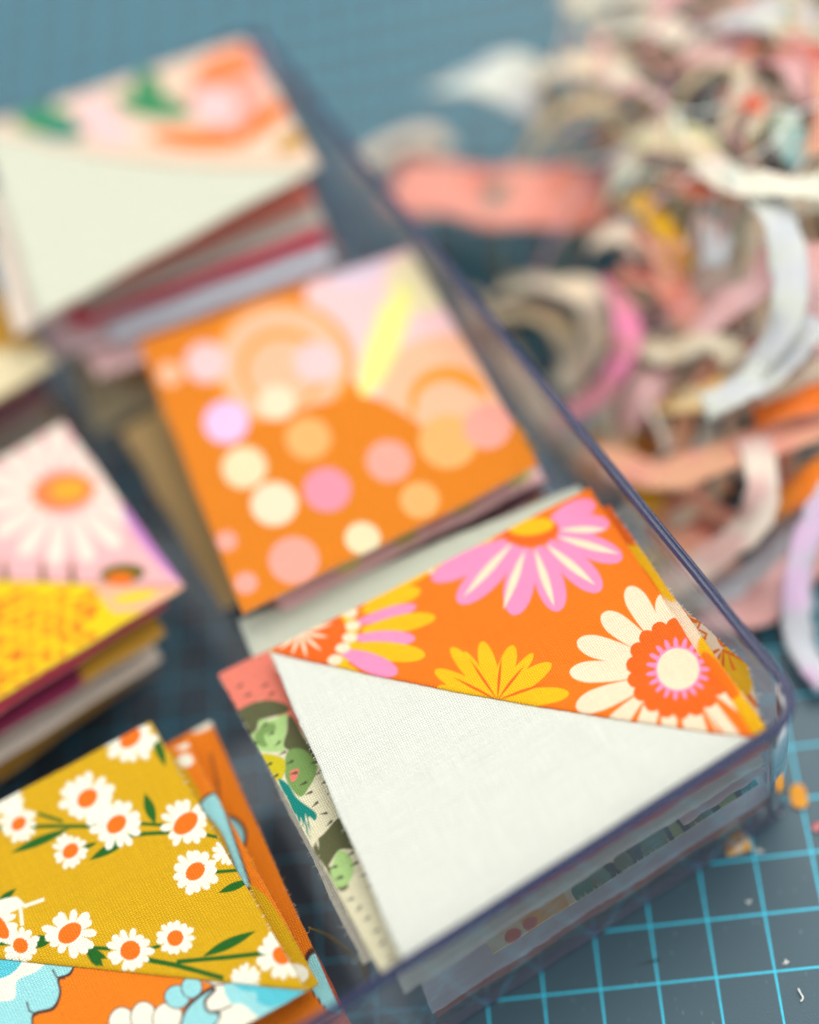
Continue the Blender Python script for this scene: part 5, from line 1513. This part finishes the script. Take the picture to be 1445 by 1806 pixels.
GF, GM, GB = 'squares stacked under the orange daisy block', 'squares stacked under the rainbow print square', 'squares stacked under the green leaf block'
GP, GL, GG = 'squares stacked under the pink flower block', 'squares stacked in the tray corner', 'squares stacked under the mustard daisy block'

# front stack
t, pb, pf = hst('f_top', 'orange retro daisy print and plain off-white block on top of its stack', 'orange', 'white', 430, 120, elf=[], amp=0.14, seed=11, curl=0.15)
pb['label'] = 'orange cotton triangle printed with pink, cream and yellow daisies'; pf['label'] = 'plain off-white cotton triangle'
square('f_sun', 'cream square with yellow and orange petals directly under the orange daisy block', 'cream', 150, 0.05, 12, GF, curl=0.1)
square('f_cactus', 'salmon, green and cream cactus print square with dark dashes', 'buff', 330, 0.16, 13, GF)
square('f_fly', 'cream square with orange and yellow butterflies poking out beside the tray corner', 'cream', 170, 0.05, 14, GF, curl=0.1)
square('f_sage', 'pale sage square with ragged edge showing behind the orange daisy block', 'sage', 60, 0.2, 15, GF)
square('f_red', 'red orange square with one sharp tip just below the rim corner', 'redorange', 30, 0.1, 16, GF)
square('f_beige', 'plain beige square under the cactus print square', 'beige', 60, 0.15, 17, GF)
square('f_white2', 'plain white square whose long edge shows just under the front rim', 'white', 60, 0.3, 18, GF)
square('f_tip', 'pale pink square with frayed corner seen through the front wall', 'palepink', 50, 0.15, 19, GF)
square('f_green', 'green, black and amber bold print square seen through the front wall', 'cream2', 260, 0.15, 20, GF)
square('f_grey', 'grey loosely woven square low in the stack behind the front wall', 'lilacgrey', 60, 0.2, 21, GF)
square('f_brown', 'rusty red square just under the grey loosely woven one', 'rust', 40, 0.2, 22, GF)
# middle stack
square('m_top', 'orange square with rainbows and pastel dots on top of the middle stack', 'orange3', 200, 0.5, 31, GM, curl=0.9)
square('m_stripe', 'pastel square with yellow and blush spots under the rainbow print square', 'blush', 90, 0.2, 32, GM)
square('m_rust', 'dusky plum square third from the top under the rainbow print square', 'dustyplum', 30, 0.2, 33, GM)
square('m_tan', 'tan square sticking out from under the rainbow print square', 'tan', 30, 0.2, 34, GM)
# back stack
hst('b_top', 'pink floral print with green leaves and plain cream block farthest from the camera', 'floral', 'cream_plain', 140, 50, elf=[], amp=0.9, seed=41, curl=1.2)
square('b_left', 'ivory square tucked right under the green leaf floral block', 'ivory', 30, 0.3, 42, GB)
square('b_salmon', 'salmon square shaded by the overhanging cream half of the floral block', 'salmon', 30, 0.3, 43, GB)
square('b_greige', 'warm grey square between the salmon and the crimson ones', 'greige', 30, 0.3, 44, GB)
square('b_crimson', 'crimson square between the warm grey and lilac grey ones in the back stack', 'crimson', 40, 0.3, 45, GB)
square('b_lilac', 'lilac grey square of the back stack just behind the rainbow print', 'lilacgrey', 30, 0.3, 46, GB)
square('b_olive', 'drab cream square near the bottom of the back stack', 'cream2', 30, 0.3, 47, GB)
square('b_tipa', 'pale pink square with its corner poking towards the flower stack', 'palepink', 30, 0.3, 48, GB)
square('b_tipb', 'blush square under the pale pink one beside the rainbow print', 'blush', 30, 0.3, 49, GB)
# pink and yellow stack
pe = PRINTS['p_top']; zi = [e for e in pe if e[1] in ('zig', 'peach', 'lemonyellow')]; zo = [e for e in pe if e[1] not in ('zig', 'peach', 'lemonyellow')]
hst('p_top', 'pale pink flower print and yellow zigzag block on top of its stack', 'pinkwhite', 'sunyellow', 150, 200, elb=zo, elf=zi, amp=0.25, seed=51)
square('p_line', 'crimson square whose thin edge shows under the yellow zigzag half', 'crimson', 30, 0.2, 52, GP)
square('p_magenta', 'mustard and plum square third in the pink flower stack', 'ochre', 60, 0.2, 53, GP)
square('p_cream', 'cream square with ivory petals low in the pink flower stack', 'ivory', 60, 0.2, 54, GP)
square('p_ochre', 'ochre square at the foot of the pink flower stack', 'ochre', 30, 0.2, 55, GP)
# stack at the picture edge
square('l_top', 'ochre and cream square on the half hidden stack beside the back stack', 'cream2', 40, 0.2, 61, GL)
square('l_red', 'dusky plum square under the ochre and cream one', 'dustyplum', 30, 0.2, 62, GL)
# mustard stack
dl, cl = split_cloud(PRINTS['g_top'])
t, pb, pf = hst('g_top', 'mustard daisy print and orange cloud print block on top of its stack', 'mustard', 'orange2', 420, 360, elb=dl, elf=cl, amp=0.2, seed=71)
pb['label'] = 'mustard cotton triangle printed with white daisies and green stems'; pf['label'] = 'orange cotton triangle printed with blue and white clouds'
square('g_leaf', 'mustard and orange square showing beside the mustard daisy block', 'mustard', 200, 0.18, 72, GG)
square('g_cloud', 'orange square with pale blue cloud sticking out under the mustard daisy block', 'orange2', 200, 0.18, 73, GG)
square('g_coral', 'coral square lowest to peek out of the mustard daisy stack', 'coral', 40, 0.18, 74, GG)

# frayed warp ends along the raw edges nearest the lens
def fray(obj, key, edges, count, colour, seed):
    c = np.array(PIECES[key]); rg = np.random.default_rng(seed)
    org = np.array(obj.location) / MM if obj.parent is None else np.array(obj.parent.location) / MM
    V, F = [], []
    for e_ in edges:
        p, q_ = c[e_], c[(e_ + 1) % 4]
        d = (q_ - p) / np.linalg.norm(q_ - p); nrm = np.array([d[1], -d[0], 0.0])
        for _ in range(count):
            t = rg.uniform(0.02, 0.98); a0 = p + (q_ - p) * t - nrm * 0.4 + np.array([0, 0, rg.uniform(-0.3, 0.25)])
            L_ = abs(rg.normal(0, 0.22)) + 0.15
            if rg.random() < 0.04: L_ *= 3
            if e_ == 0: L_ = min(L_, 0.15)
            mid = a0 + nrm * (0.4 + L_ * 0.5) + d * rg.normal(0, 0.25) * L_ + np.array([0, 0, rg.normal(0, 0.12)])
            end = a0 + nrm * (0.4 + L_) + d * rg.normal(0, 0.6) * L_ + np.array([0, 0, rg.normal(-0.1, 0.25)])
            r = rg.uniform(0.035, 0.07)
            b0 = len(V)
            for k, (pt, rr) in enumerate(((a0, r), (mid, r * 0.9), (end, r * 0.5))):
                for j in range(3):
                    an = 2.094 * j
                    V.append((pt + d * math.cos(an) * rr + np.array([0, 0, 1]) * math.sin(an) * rr - org) * MM)
            for k in range(2):
                for j in range(3):
                    F.append((b0 + k * 3 + j, b0 + k * 3 + (j + 1) % 3, b0 + (k + 1) * 3 + (j + 1) % 3, b0 + (k + 1) * 3 + j))
    o = mesh_obj('frayed_threads', V, F, plain('thread_' + colour, PAL[colour], 0.9), obj if obj.parent is None else obj.parent)
    o['kind'] = 'stuff'
    return o
FRAY = [('f_top', (0, 3), 70, 'white'), ('f_cactus', (3,), 60, 'buff'), ('f_beige', (3,), 60, 'beige'), ('f_sage', (3,), 50, 'sage'), ('f_white2', (0,), 60, 'graywhite'), ('f_grey', (0,), 150, 'graywhite'), ('f_green', (0,), 50, 'cream2'), ('f_red', (1,), 24, 'palepink'), ('f_tip', (0, 1), 30, 'palepink'), ('g_top', (1,), 50, 'petal'), ('g_leaf', (1,), 40, 'amber'), ('g_cloud', (1,), 50, 'peach'), ('f_sun', (1,), 40, 'ivory'), ('f_fly', (1, 2), 30, 'ivory')]
for key, edges, count, colour in FRAY:
    ob = CLOTH[key]
    fray(ob, key, edges, count, colour, len(key) * 7 + count)

# hidden bulk of each stack: further squares, one object each
NUM = ['first', 'second', 'third', 'fourth', 'fifth', 'sixth', 'seventh', 'eighth', 'ninth', 'tenth', 'eleventh', 'twelfth', 'thirteenth', 'fourteenth', 'fifteenth', 'sixteenth', 'seventeenth', 'eighteenth', 'nineteenth', 'twentieth']
NUM += ['%d%s' % (i, {1: 'st', 2: 'nd', 3: 'rd'}.get(i % 10, 'th')) for i in range(21, 60)]
rnd = random.Random(5)
FILL = ['cream', 'peach', 'salmon', 'beige', 'tan', 'blush', 'sage', 'ochre', 'ivory', 'rose', 'apricot', 'greige']
def fill(cu, cv, w, d, top, taken, where, group, tilt=False, pitch=1.45):
    """squares lying between the ones that show, so that the stack is solid down to the tray floor"""
    z, k = 1.9, 0
    while z < top:
        near = [t_ for t_ in taken if abs(t_ - z) < 1.0]
        if near:
            z = max(near) + 1.0
            continue
        a = math.radians(rnd.uniform(-3, 3)); du, dv = rnd.uniform(-1.2, 1.2), rnd.uniform(-1.2, 1.2)
        cs = []
        for su, sv in ((-1, -1), (1, -1), (1, 1), (-1, 1)):
            u_, v_ = su * w / 2, sv * d / 2
            x_, y_ = cu + du + u_ * math.cos(a) - v_ * math.sin(a), cv + dv + u_ * math.sin(a) + v_ * math.cos(a)
            cs.append(bin_pt(x_, y_, z + ((0.015 * (x_ - cu) - 0.07 * (y_ - cv)) * z / 42 if tilt else 0)))
        cname = FILL[(k * 5 + len(where)) % len(FILL)]
        square('fill%s%d' % (where, k), '%s fabric square, %s up from the tray floor in the %s stack' % (cname, NUM[k], where), cname, 12, 0.07, 100 + k, group, [], np.array(cs), curl=0.15)
        k += 1
        z += pitch
fill(-40, 33, 57, 51, 28.8, [6.5, 9.6, 19.0, 19.6, 22.3, 22.6, 26.6, 27.2], 'orange daisy', GF, True)
fill(-34, 101, 54, 52, 35.2, [22.3, 26.0, 31.0], 'rainbow print', GM)
fill(-38, 173, 52, 42, 28.9, [12.5], 'green leaf floral', GB)
fill(-113, 114, 46, 40, 33.6, [17.0, 21.8, 28.0, 32.0], 'pink flower', GP)
fill(-105, 172, 44, 40, 35.0, [30.0], 'half hidden corner', GL)
fill(-124, 38, 62, 46, 30.0, [19.5, 23.9, 27.6], 'mustard daisy', GG)

# ------------------------------------------------------------------ heap of cut strips beside the tray
def catmull(P, step=1.3):
    P = [np.array(p, float) for p in P]
    P = [2 * P[0] - P[1]] + P + [2 * P[-1] - P[-2]]
    out = []
    for i in range(1, len(P) - 2):
        k = max(2, int(np.linalg.norm(P[i + 1][:3] - P[i][:3]) / step))
        for j in range(k):
            t = j / k
            out.append(0.5 * (2 * P[i] + (P[i + 1] - P[i - 1]) * t + (2 * P[i - 1] - 5 * P[i] + 4 * P[i + 1] - P[i + 2]) * t * t + (3 * P[i] - P[i - 1] - 3 * P[i + 1] + P[i + 2]) * t ** 3))
    out.append(P[-2])
    return np.array(out)

STRIP_COL = {'wide': ('pinkpeach', 'salmon'), 'salmon': ('s_salmon', 'salmon'), 'white': ('white', 'graywhite'), 'pink': ('pink', 'rose'), 'mustard': ('mustard', 'yellow'), 'tan': ('s_tan', 's_beige'),
 'beige': ('s_beige', 'cream'), 'peach': ('peach', 'pinkpeach'), 'rosecream': ('ivory', 's_rose'), 'apricot': ('apricot', 'orange'), 'grey': ('graywhite', 'lilacgrey'),
 'rose': ('s_rose', 'blush'), 'lilac': ('graywhite', 'lilac'), 'crimson': ('crimson', 'rose'), 'orange': ('coralorange', 'orange'), 'yellow': ('amber', 'cream2'),
 'aqua': ('aqua', 'sage'), 'rust': ('s_rust', 'coral'), 'ivory': ('ivory', 's_sage'), 'olive': ('s_olive', 'cream2'), 'sage': ('s_sage', 'cream2'), 'cream': ('cream', 'ivory')}
strips = []
def strip(colour, width, pts, seed):
    Cn = catmull(pts)
    m_ = len(Cn)
    T = np.gradient(Cn[:, :3], axis=0); T /= np.linalg.norm(T, axis=1)[:, None] + 1e-9
    S_ = np.cross(T, np.array([0, 0, 1.0])); S_ /= np.linalg.norm(S_, axis=1)[:, None] + 1e-6
    U_ = np.cross(S_, T)
    roll = np.radians(Cn[:, 3])[:, None]
    side = S_ * np.cos(roll) + U_ * np.sin(roll); up = np.cross(side, T)
    rg = np.random.default_rng(seed)
    w = width * (1 + 0.05 * np.sin(np.arange(m_) * 0.4 + seed)) / 2
    q = np.linspace(-1, 1, 7)
    cup = rg.uniform(-0.5, 0.5)
    V = Cn[:, None, :3] + side[:, None, :] * (w[:, None] * q[None])[:, :, None] + up[:, None, :] * (cup * (q ** 2 - 0.5))[None, :, None] * 1.2
    V += up[:, None, :] * (0.35 * np.sin(np.arange(m_) * 0.55 + seed)[:, None] * q[None] + 0.30 * np.sin(np.arange(m_) * 0.23 + seed * 1.7)[:, None])[:, :, None]
    V[:, 0] += side * rg.normal(0, 0.16, (m_, 1)); V[:, -1] += side * rg.normal(0, 0.16, (m_, 1))
    V[:, :, 2] = np.maximum(V[:, :, 2], 0.9 + rg.uniform(0, 0.5))
    org = V.mean((0, 1)); org[2] = V[:, :, 2].min()
    F = [(i * 7 + j, i * 7 + j + 1, (i + 1) * 7 + j + 1, (i + 1) * 7 + j) for i in range(m_ - 1) for j in range(6)]
    me = bpy.data.meshes.new('fabric_strip')
    me.from_pydata(((V.reshape(-1, 3) - org[None]) * MM).tolist(), [], F)
    me.polygons.foreach_set('use_smooth', [True] * len(me.polygons))
    L_ = np.concatenate([[0], np.cumsum(np.linalg.norm(np.diff(Cn[:, :3], axis=0), axis=1))])
    xy = np.stack([np.repeat(L_, 7), np.tile(q * width / 2, m_)], 1)
    c1, c2 = (PALN[x] for x in STRIP_COL[colour])
    f = np.zeros(len(xy))
    for _ in range(9):
        x0 = rg.uniform(0, L_[-1]); y0 = rg.uniform(-width / 2, width / 2); r = rg.uniform(1.5, 5)
        f = np.maximum(f, np.clip(1.4 - np.hypot(xy[:, 0] - x0, xy[:, 1] - y0) / r, 0, 1))
    col = c1[None] * (1 - f[:, None] * 0.8) + c2[None] * f[:, None] * 0.8
    if colour == 'wide':                                     # one printed green spot
        g = np.clip(1.3 - np.hypot(xy[:, 0] - L_[-1] * 0.5, xy[:, 1] + 0.5) / 3.6, 0, 1)[:, None]
        col = col * (1 - g) + PALN['teal'][None] * g
    fill_attrs(me, xy, col, seed)
    o = bpy.data.objects.new('fabric_strip', me)
    o.location = org * MM
    link(o)
    s = o.modifiers.new('thickness', 'SOLIDIFY'); s.thickness = 0.35 * MM; s.offset = 0; s.material_offset_rim = 1
    cen = V.mean((0, 1)); d = cen[:2] - K
    strips.append((colour, float(d @ E1), o))
    return o

for i, (colour, width, pts) in enumerate(RIBBONS):
    strip(colour, width * (1.0 if i in (0, 1) else 0.75), pts, 200 + i)
S01 = lambda x: max(0.0, min(1.0, x)) ** 2 * (3 - 2 * max(0.0, min(1.0, x)))
def heap(u, v):
    return 4 + 42 * S01((u - 2) / 70) * S01((v - 15) / 95)
rnd = random.Random(21)
cols = ['cream', 'ivory', 'beige', 'tan', 'sage', 'white', 'rose', 'peach', 'olive', 'rosecream', 'salmon', 'apricot', 'mustard', 'grey', 'rust']
wts = [9, 9, 7, 3, 6, 9, 4, 4, 2, 6, 2, 1, 1, 4, 1]
made = 0
while made < 250:
    u, v = rnd.uniform(16, 150), rnd.uniform(45, 225)
    H = heap(u, v)
    if v < 60 and rnd.random() < 0.7: continue
    if v > 192 or (v > 150 and u < 42 + (v - 150) * 0.9): continue
    z = H * (0.10 + 0.86 * rnd.random() ** 0.6)
    ang = rnd.uniform(0, 6.28); k = rnd.uniform(-0.07, 0.07); L_ = rnd.uniform(30, 62)
    n_ = 6; pts = []; x, y = u, v
    roll = rnd.uniform(-50, 50); tw = rnd.uniform(-30, 30); ok = True
    for i in range(n_):
        hz = z + 5 * math.sin(i * 1.3 + u) * min(1, H / 20)
        hz = max(1.5, min(hz, heap(x, y) * 1.0 + 1))
        if x < 11 or y > 200 or (y > 118 and x < 52) or (y > 150 and x < 34 + (y - 150) * 0.9): ok = False
        q = bin_pt(x, y, hz)
        pts.append([q[0], q[1], q[2], roll + tw * i * (0.4 if H > 12 else 0.05)] if H > 10 else [q[0], q[1], q[2], roll * 0.15])
        ang += k * L_ / n_; x += math.cos(ang) * L_ / n_; y += math.sin(ang) * L_ / n_
    if not ok: continue
    strip(rnd.choices(cols, wts)[0] if z > 0.45 * H else rnd.choice(['cream', 'ivory', 'white', 'peach', 'sage', 'rose']), rnd.uniform(1.8, 5.5) if z > 0.45 * H else rnd.uniform(6, 10), pts, 400 + made)  # low strips pale and broad, added to brighten the heap's dark gaps
    made += 1
WORD = {'rosecream': 'pink and cream', 'rose': 'dusty rose', 'grey': 'pale grey', 'lilac': 'pale lilac', 'olive': 'yellowish green', 'yellow': 'soft yellow', 'peach': 'peach', 'apricot': 'apricot orange'}
for colour in sorted(set(s[0] for s in strips)):
    row = sorted((s for s in strips if s[0] == colour), key=lambda s: s[1])
    for i, (_, d, o) in enumerate(row):
        w_ = WORD.get(colour, colour)
        if colour == 'wide': lab = 'wide salmon fabric piece with one green spot beside the tray wall'
        elif len(row) == 1: lab = 'only %s curled fabric strip in the scrap heap' % w_
        else: lab = '%s curled %s fabric strip counting out from the tray into the scrap heap' % (NUM[i], w_)
        tag(o, lab, 'fabric strip', 'cut fabric strips heaped beside the tray')

def tube(name, pts, r, mat, parent=None, org=None):
    Cn = catmull([list(p) + [0] for p in pts], 0.35)[:, :3]
    T = np.gradient(Cn, axis=0); T /= np.linalg.norm(T, axis=1)[:, None] + 1e-9
    A_ = np.cross(T, np.array([0.3, 0.2, 0.93])); A_ /= np.linalg.norm(A_, axis=1)[:, None] + 1e-6
    B_ = np.cross(T, A_)
    org = Cn.min(0) if org is None else np.array(org)
    V, F, k = [], [], 6
    for i in range(len(Cn)):
        rr = r * (1 + 0.18 * math.sin(i * 1.9))
        for j in range(k):
            a = 6.2832 * j / k + i * 0.5
            V.append((Cn[i] + A_[i] * math.cos(a) * rr + B_[i] * math.sin(a) * rr - org) * MM)
    for i in range(len(Cn) - 1):
        for j in range(k):
            F.append((i * k + j, i * k + (j + 1) % k, (i + 1) * k + (j + 1) % k, (i + 1) * k + j))
    F += [tuple(range(k - 1, -1, -1)), tuple((len(Cn) - 1) * k + j for j in range(k))]
    return mesh_obj(name, V, F, mat, parent, loc=org * MM if parent is None else None)

# loose threads tangled over the heap
rnd = random.Random(33)
TCOL = [('white', (240, 238, 230)), ('peach', (246, 196, 164)), ('pink', (240, 170, 180)), ('olive', (150, 140, 80))]
TM = {n_: plain('thread_' + n_ + '_loose', c_, 0.9) for n_, c_ in TCOL}
threads = []
while len(threads) < 64:
    u, v = rnd.uniform(14, 120), rnd.uniform(50, 180)
    if v > 150 and u < 42 + (v - 150) * 0.9: continue
    pts = []; ang = rnd.uniform(0, 6.28); x, y = u, v
    for i in range(7):
        q = bin_pt(x, y, heap(x, y) * 1.02 + rnd.uniform(0.5, 5)); pts.append(q); ang += rnd.uniform(-1.1, 1.1); x += 7 * math.cos(ang); y += 7 * math.sin(ang)
        x = max(x, 6)
    n_ = rnd.choice(TCOL)[0]
    threads.append((n_, u, tube('loose_thread', pts, 0.22, TM[n_])))
for n_, _ in TCOL:
    row = sorted((t_ for t_ in threads if t_[0] == n_), key=lambda t_: t_[1])
    for i, (_, _, o) in enumerate(row):
        tag(o, '%s loose %s thread counting out from the tray over the scrap heap' % (NUM[i], n_), 'thread', 'loose threads over the scrap heap')

# ------------------------------------------------------------------ small things lying on the mat
def flat_scrap(name, outline, loc, elems_cols, label, cat, z=0.4, curl=0.5, seed=1):
    """small cut of cloth: outline in mm round its centre"""
    P = smooth_poly(np.array(outline, float), 4)
    rings, V, F = 6, [(0, 0, z)], []
    n_ = len(P)
    for r in range(1, rings + 1):
        for i in range(n_):
            q = P[i] * r / rings
            V.append((q[0], q[1], z + curl * (q[0] / 3) ** 2 * 0.4 + 0.15 * math.sin(q[1] * 1.5)))
    for i in range(n_):
        F.append((0, 1 + i, 1 + (i + 1) % n_))
        for r in range(rings - 1):
            a = 1 + r * n_
            F.append((a + i, a + n_ + i, a + n_ + (i + 1) % n_, a + (i + 1) % n_))
    V = np.array(V)
    me = bpy.data.meshes.new(name)
    me.from_pydata((V * MM).tolist(), [], F)
    me.polygons.foreach_set('use_smooth', [True] * len(me.polygons))
    rg = np.random.default_rng(seed)
    f = np.clip(np.sin(V[:, 0] * 2.1 + seed) * np.sin(V[:, 1] * 1.7) * 3, 0, 1)[:, None]
    col = PALN[elems_cols[0]][None] * (1 - f) + PALN[elems_cols[1]][None] * f
    fill_attrs(me, V[:, :2], col, seed)
    o = bpy.data.objects.new(name, me); o.location = np.array(loc) * MM
    link(o)
    s = o.modifiers.new('thickness', 'SOLIDIFY'); s.thickness = 0.3 * MM; s.offset = 1; s.material_offset_rim = 1
    return tag(o, label, cat)

flat_scrap('fabric_scrap', [(-1.1, -1.9), (1.0, -2.2), (1.5, 0), (1.0, 2.0), (-0.6, 2.1), (-1.5, 0.3)], SPOTS['orange_oval'], ('apricot', 'amber'), 'small oval orange fabric snippet on the mat by the tray corner', 'fabric scrap', seed=3)
flat_scrap('fabric_scrap', [(-2.3, -1.3), (-2.0, -2.0), (1.9, -1.3), (2.3, -0.9), (1.7, 1.7), (1.3, 2.0), (-1.6, 1.1)], SPOTS['yellow_square'], ('cream', 'amber'), 'squarish yellow and cream fabric snippet on the mat against the tray foot', 'fabric scrap', seed=8)
flat_scrap('fabric_scrap', [(-0.8, -0.6), (0.7, -0.7), (0.9, 0.5), (-0.5, 0.7)], SPOTS['rose_bit'], ('rose', 'crimson'), 'tiny dark rose fabric snippet on the mat', 'fabric scrap', seed=9)
LINT = plain('white_lint', (240, 240, 236), 0.9)
rnd = random.Random(9)
lab = ['white lint tuft in the first grid square outside the tray', 'white lint tuft beside a grid line crossing', 'longest white lint curl near the bottom of the picture', 'greyish lint tuft beside the yellow fabric snippet', 'white lint tuft at the foot of the tray corner', 'white lint fleck close under the tray corner']
for i, p in enumerate(SPOTS['lint']):
    root = empty('lint_tuft', np.array(p) * MM)
    tag(root, lab[i], 'lint', 'lint on the mat')
    if i == 2:
        tube('fibre', [(0.0, 1.5, 0.4), (0.2, 0.7, 0.6), (0.5, 0.0, 0.5), (0.3, -0.5, 0.35), (0.0, -0.6, 0.3)], 0.17, LINT, root, (0, 0, 0))
        continue
    for j in range(4 if i < 3 else 6):
        x, y = rnd.uniform(-0.4, 0.4), rnd.uniform(-0.25, 0.25); a = rnd.uniform(0, 6.28); l = rnd.uniform(0.25, 0.55)
        tube('fibre', [(x - l * math.cos(a), y - l * math.sin(a), 0.2), (x, y, 0.3), (x + l * math.cos(a), y + l * math.sin(a), 0.15)], 0.09, LINT, root, (0, 0, 0))
# dried pen strokes on the mat
INK = plain('dark_ink', (26, 30, 36), 0.5)
def stroke(p, l, a, w, label):
    V = [(p[0] + x * math.cos(a) - y * math.sin(a), p[1] + x * math.sin(a) + y * math.cos(a), 0.03) for x, y in ((-l / 2, 0), (0, -w * 0.6), (l / 2, -w), (l / 2 + w, 0), (l / 2, w), (0, w * 0.5))]
    V = [np.array(q) for q in V]; org = np.array([p[0], p[1], 0.03])
    o = mesh_obj('ink_mark', [(q - org) * MM for q in V], [tuple(range(6))], INK, None, False, org * MM)
    tag(o, label, 'ink mark')
stroke(SPOTS['pen'][0], 4.6, 0.13, 0.22, 'thin dark ink stroke crossing a grid line')
stroke(SPOTS['pen'][2], 1.0, 0.6, 0.12, 'short dark nick in a grid square near the tray')
# loose golden thread
THR = plain('golden_thread', (176, 140, 46), 0.7)
th = tube('sewing_thread', SPOTS['thread'], 0.16, THR)
tag(th, 'loose golden sewing thread hanging from the mustard daisy stack', 'thread')
WH = plain('pale_blue_thread', (196, 222, 224), 0.8)
p5 = SPOTS['thread'][3]
t2 = tube('thread_end', [(p5[0] - 1.4, p5[1] + 0.3, 4.4), (p5[0] + 0.4, p5[1] + 1.2, 5.4), (p5[0] + 2.6, p5[1] + 2.8, 7.5)], 0.28, WH)
tag(t2, 'pale blue thread end sticking out under the cactus print square', 'thread')
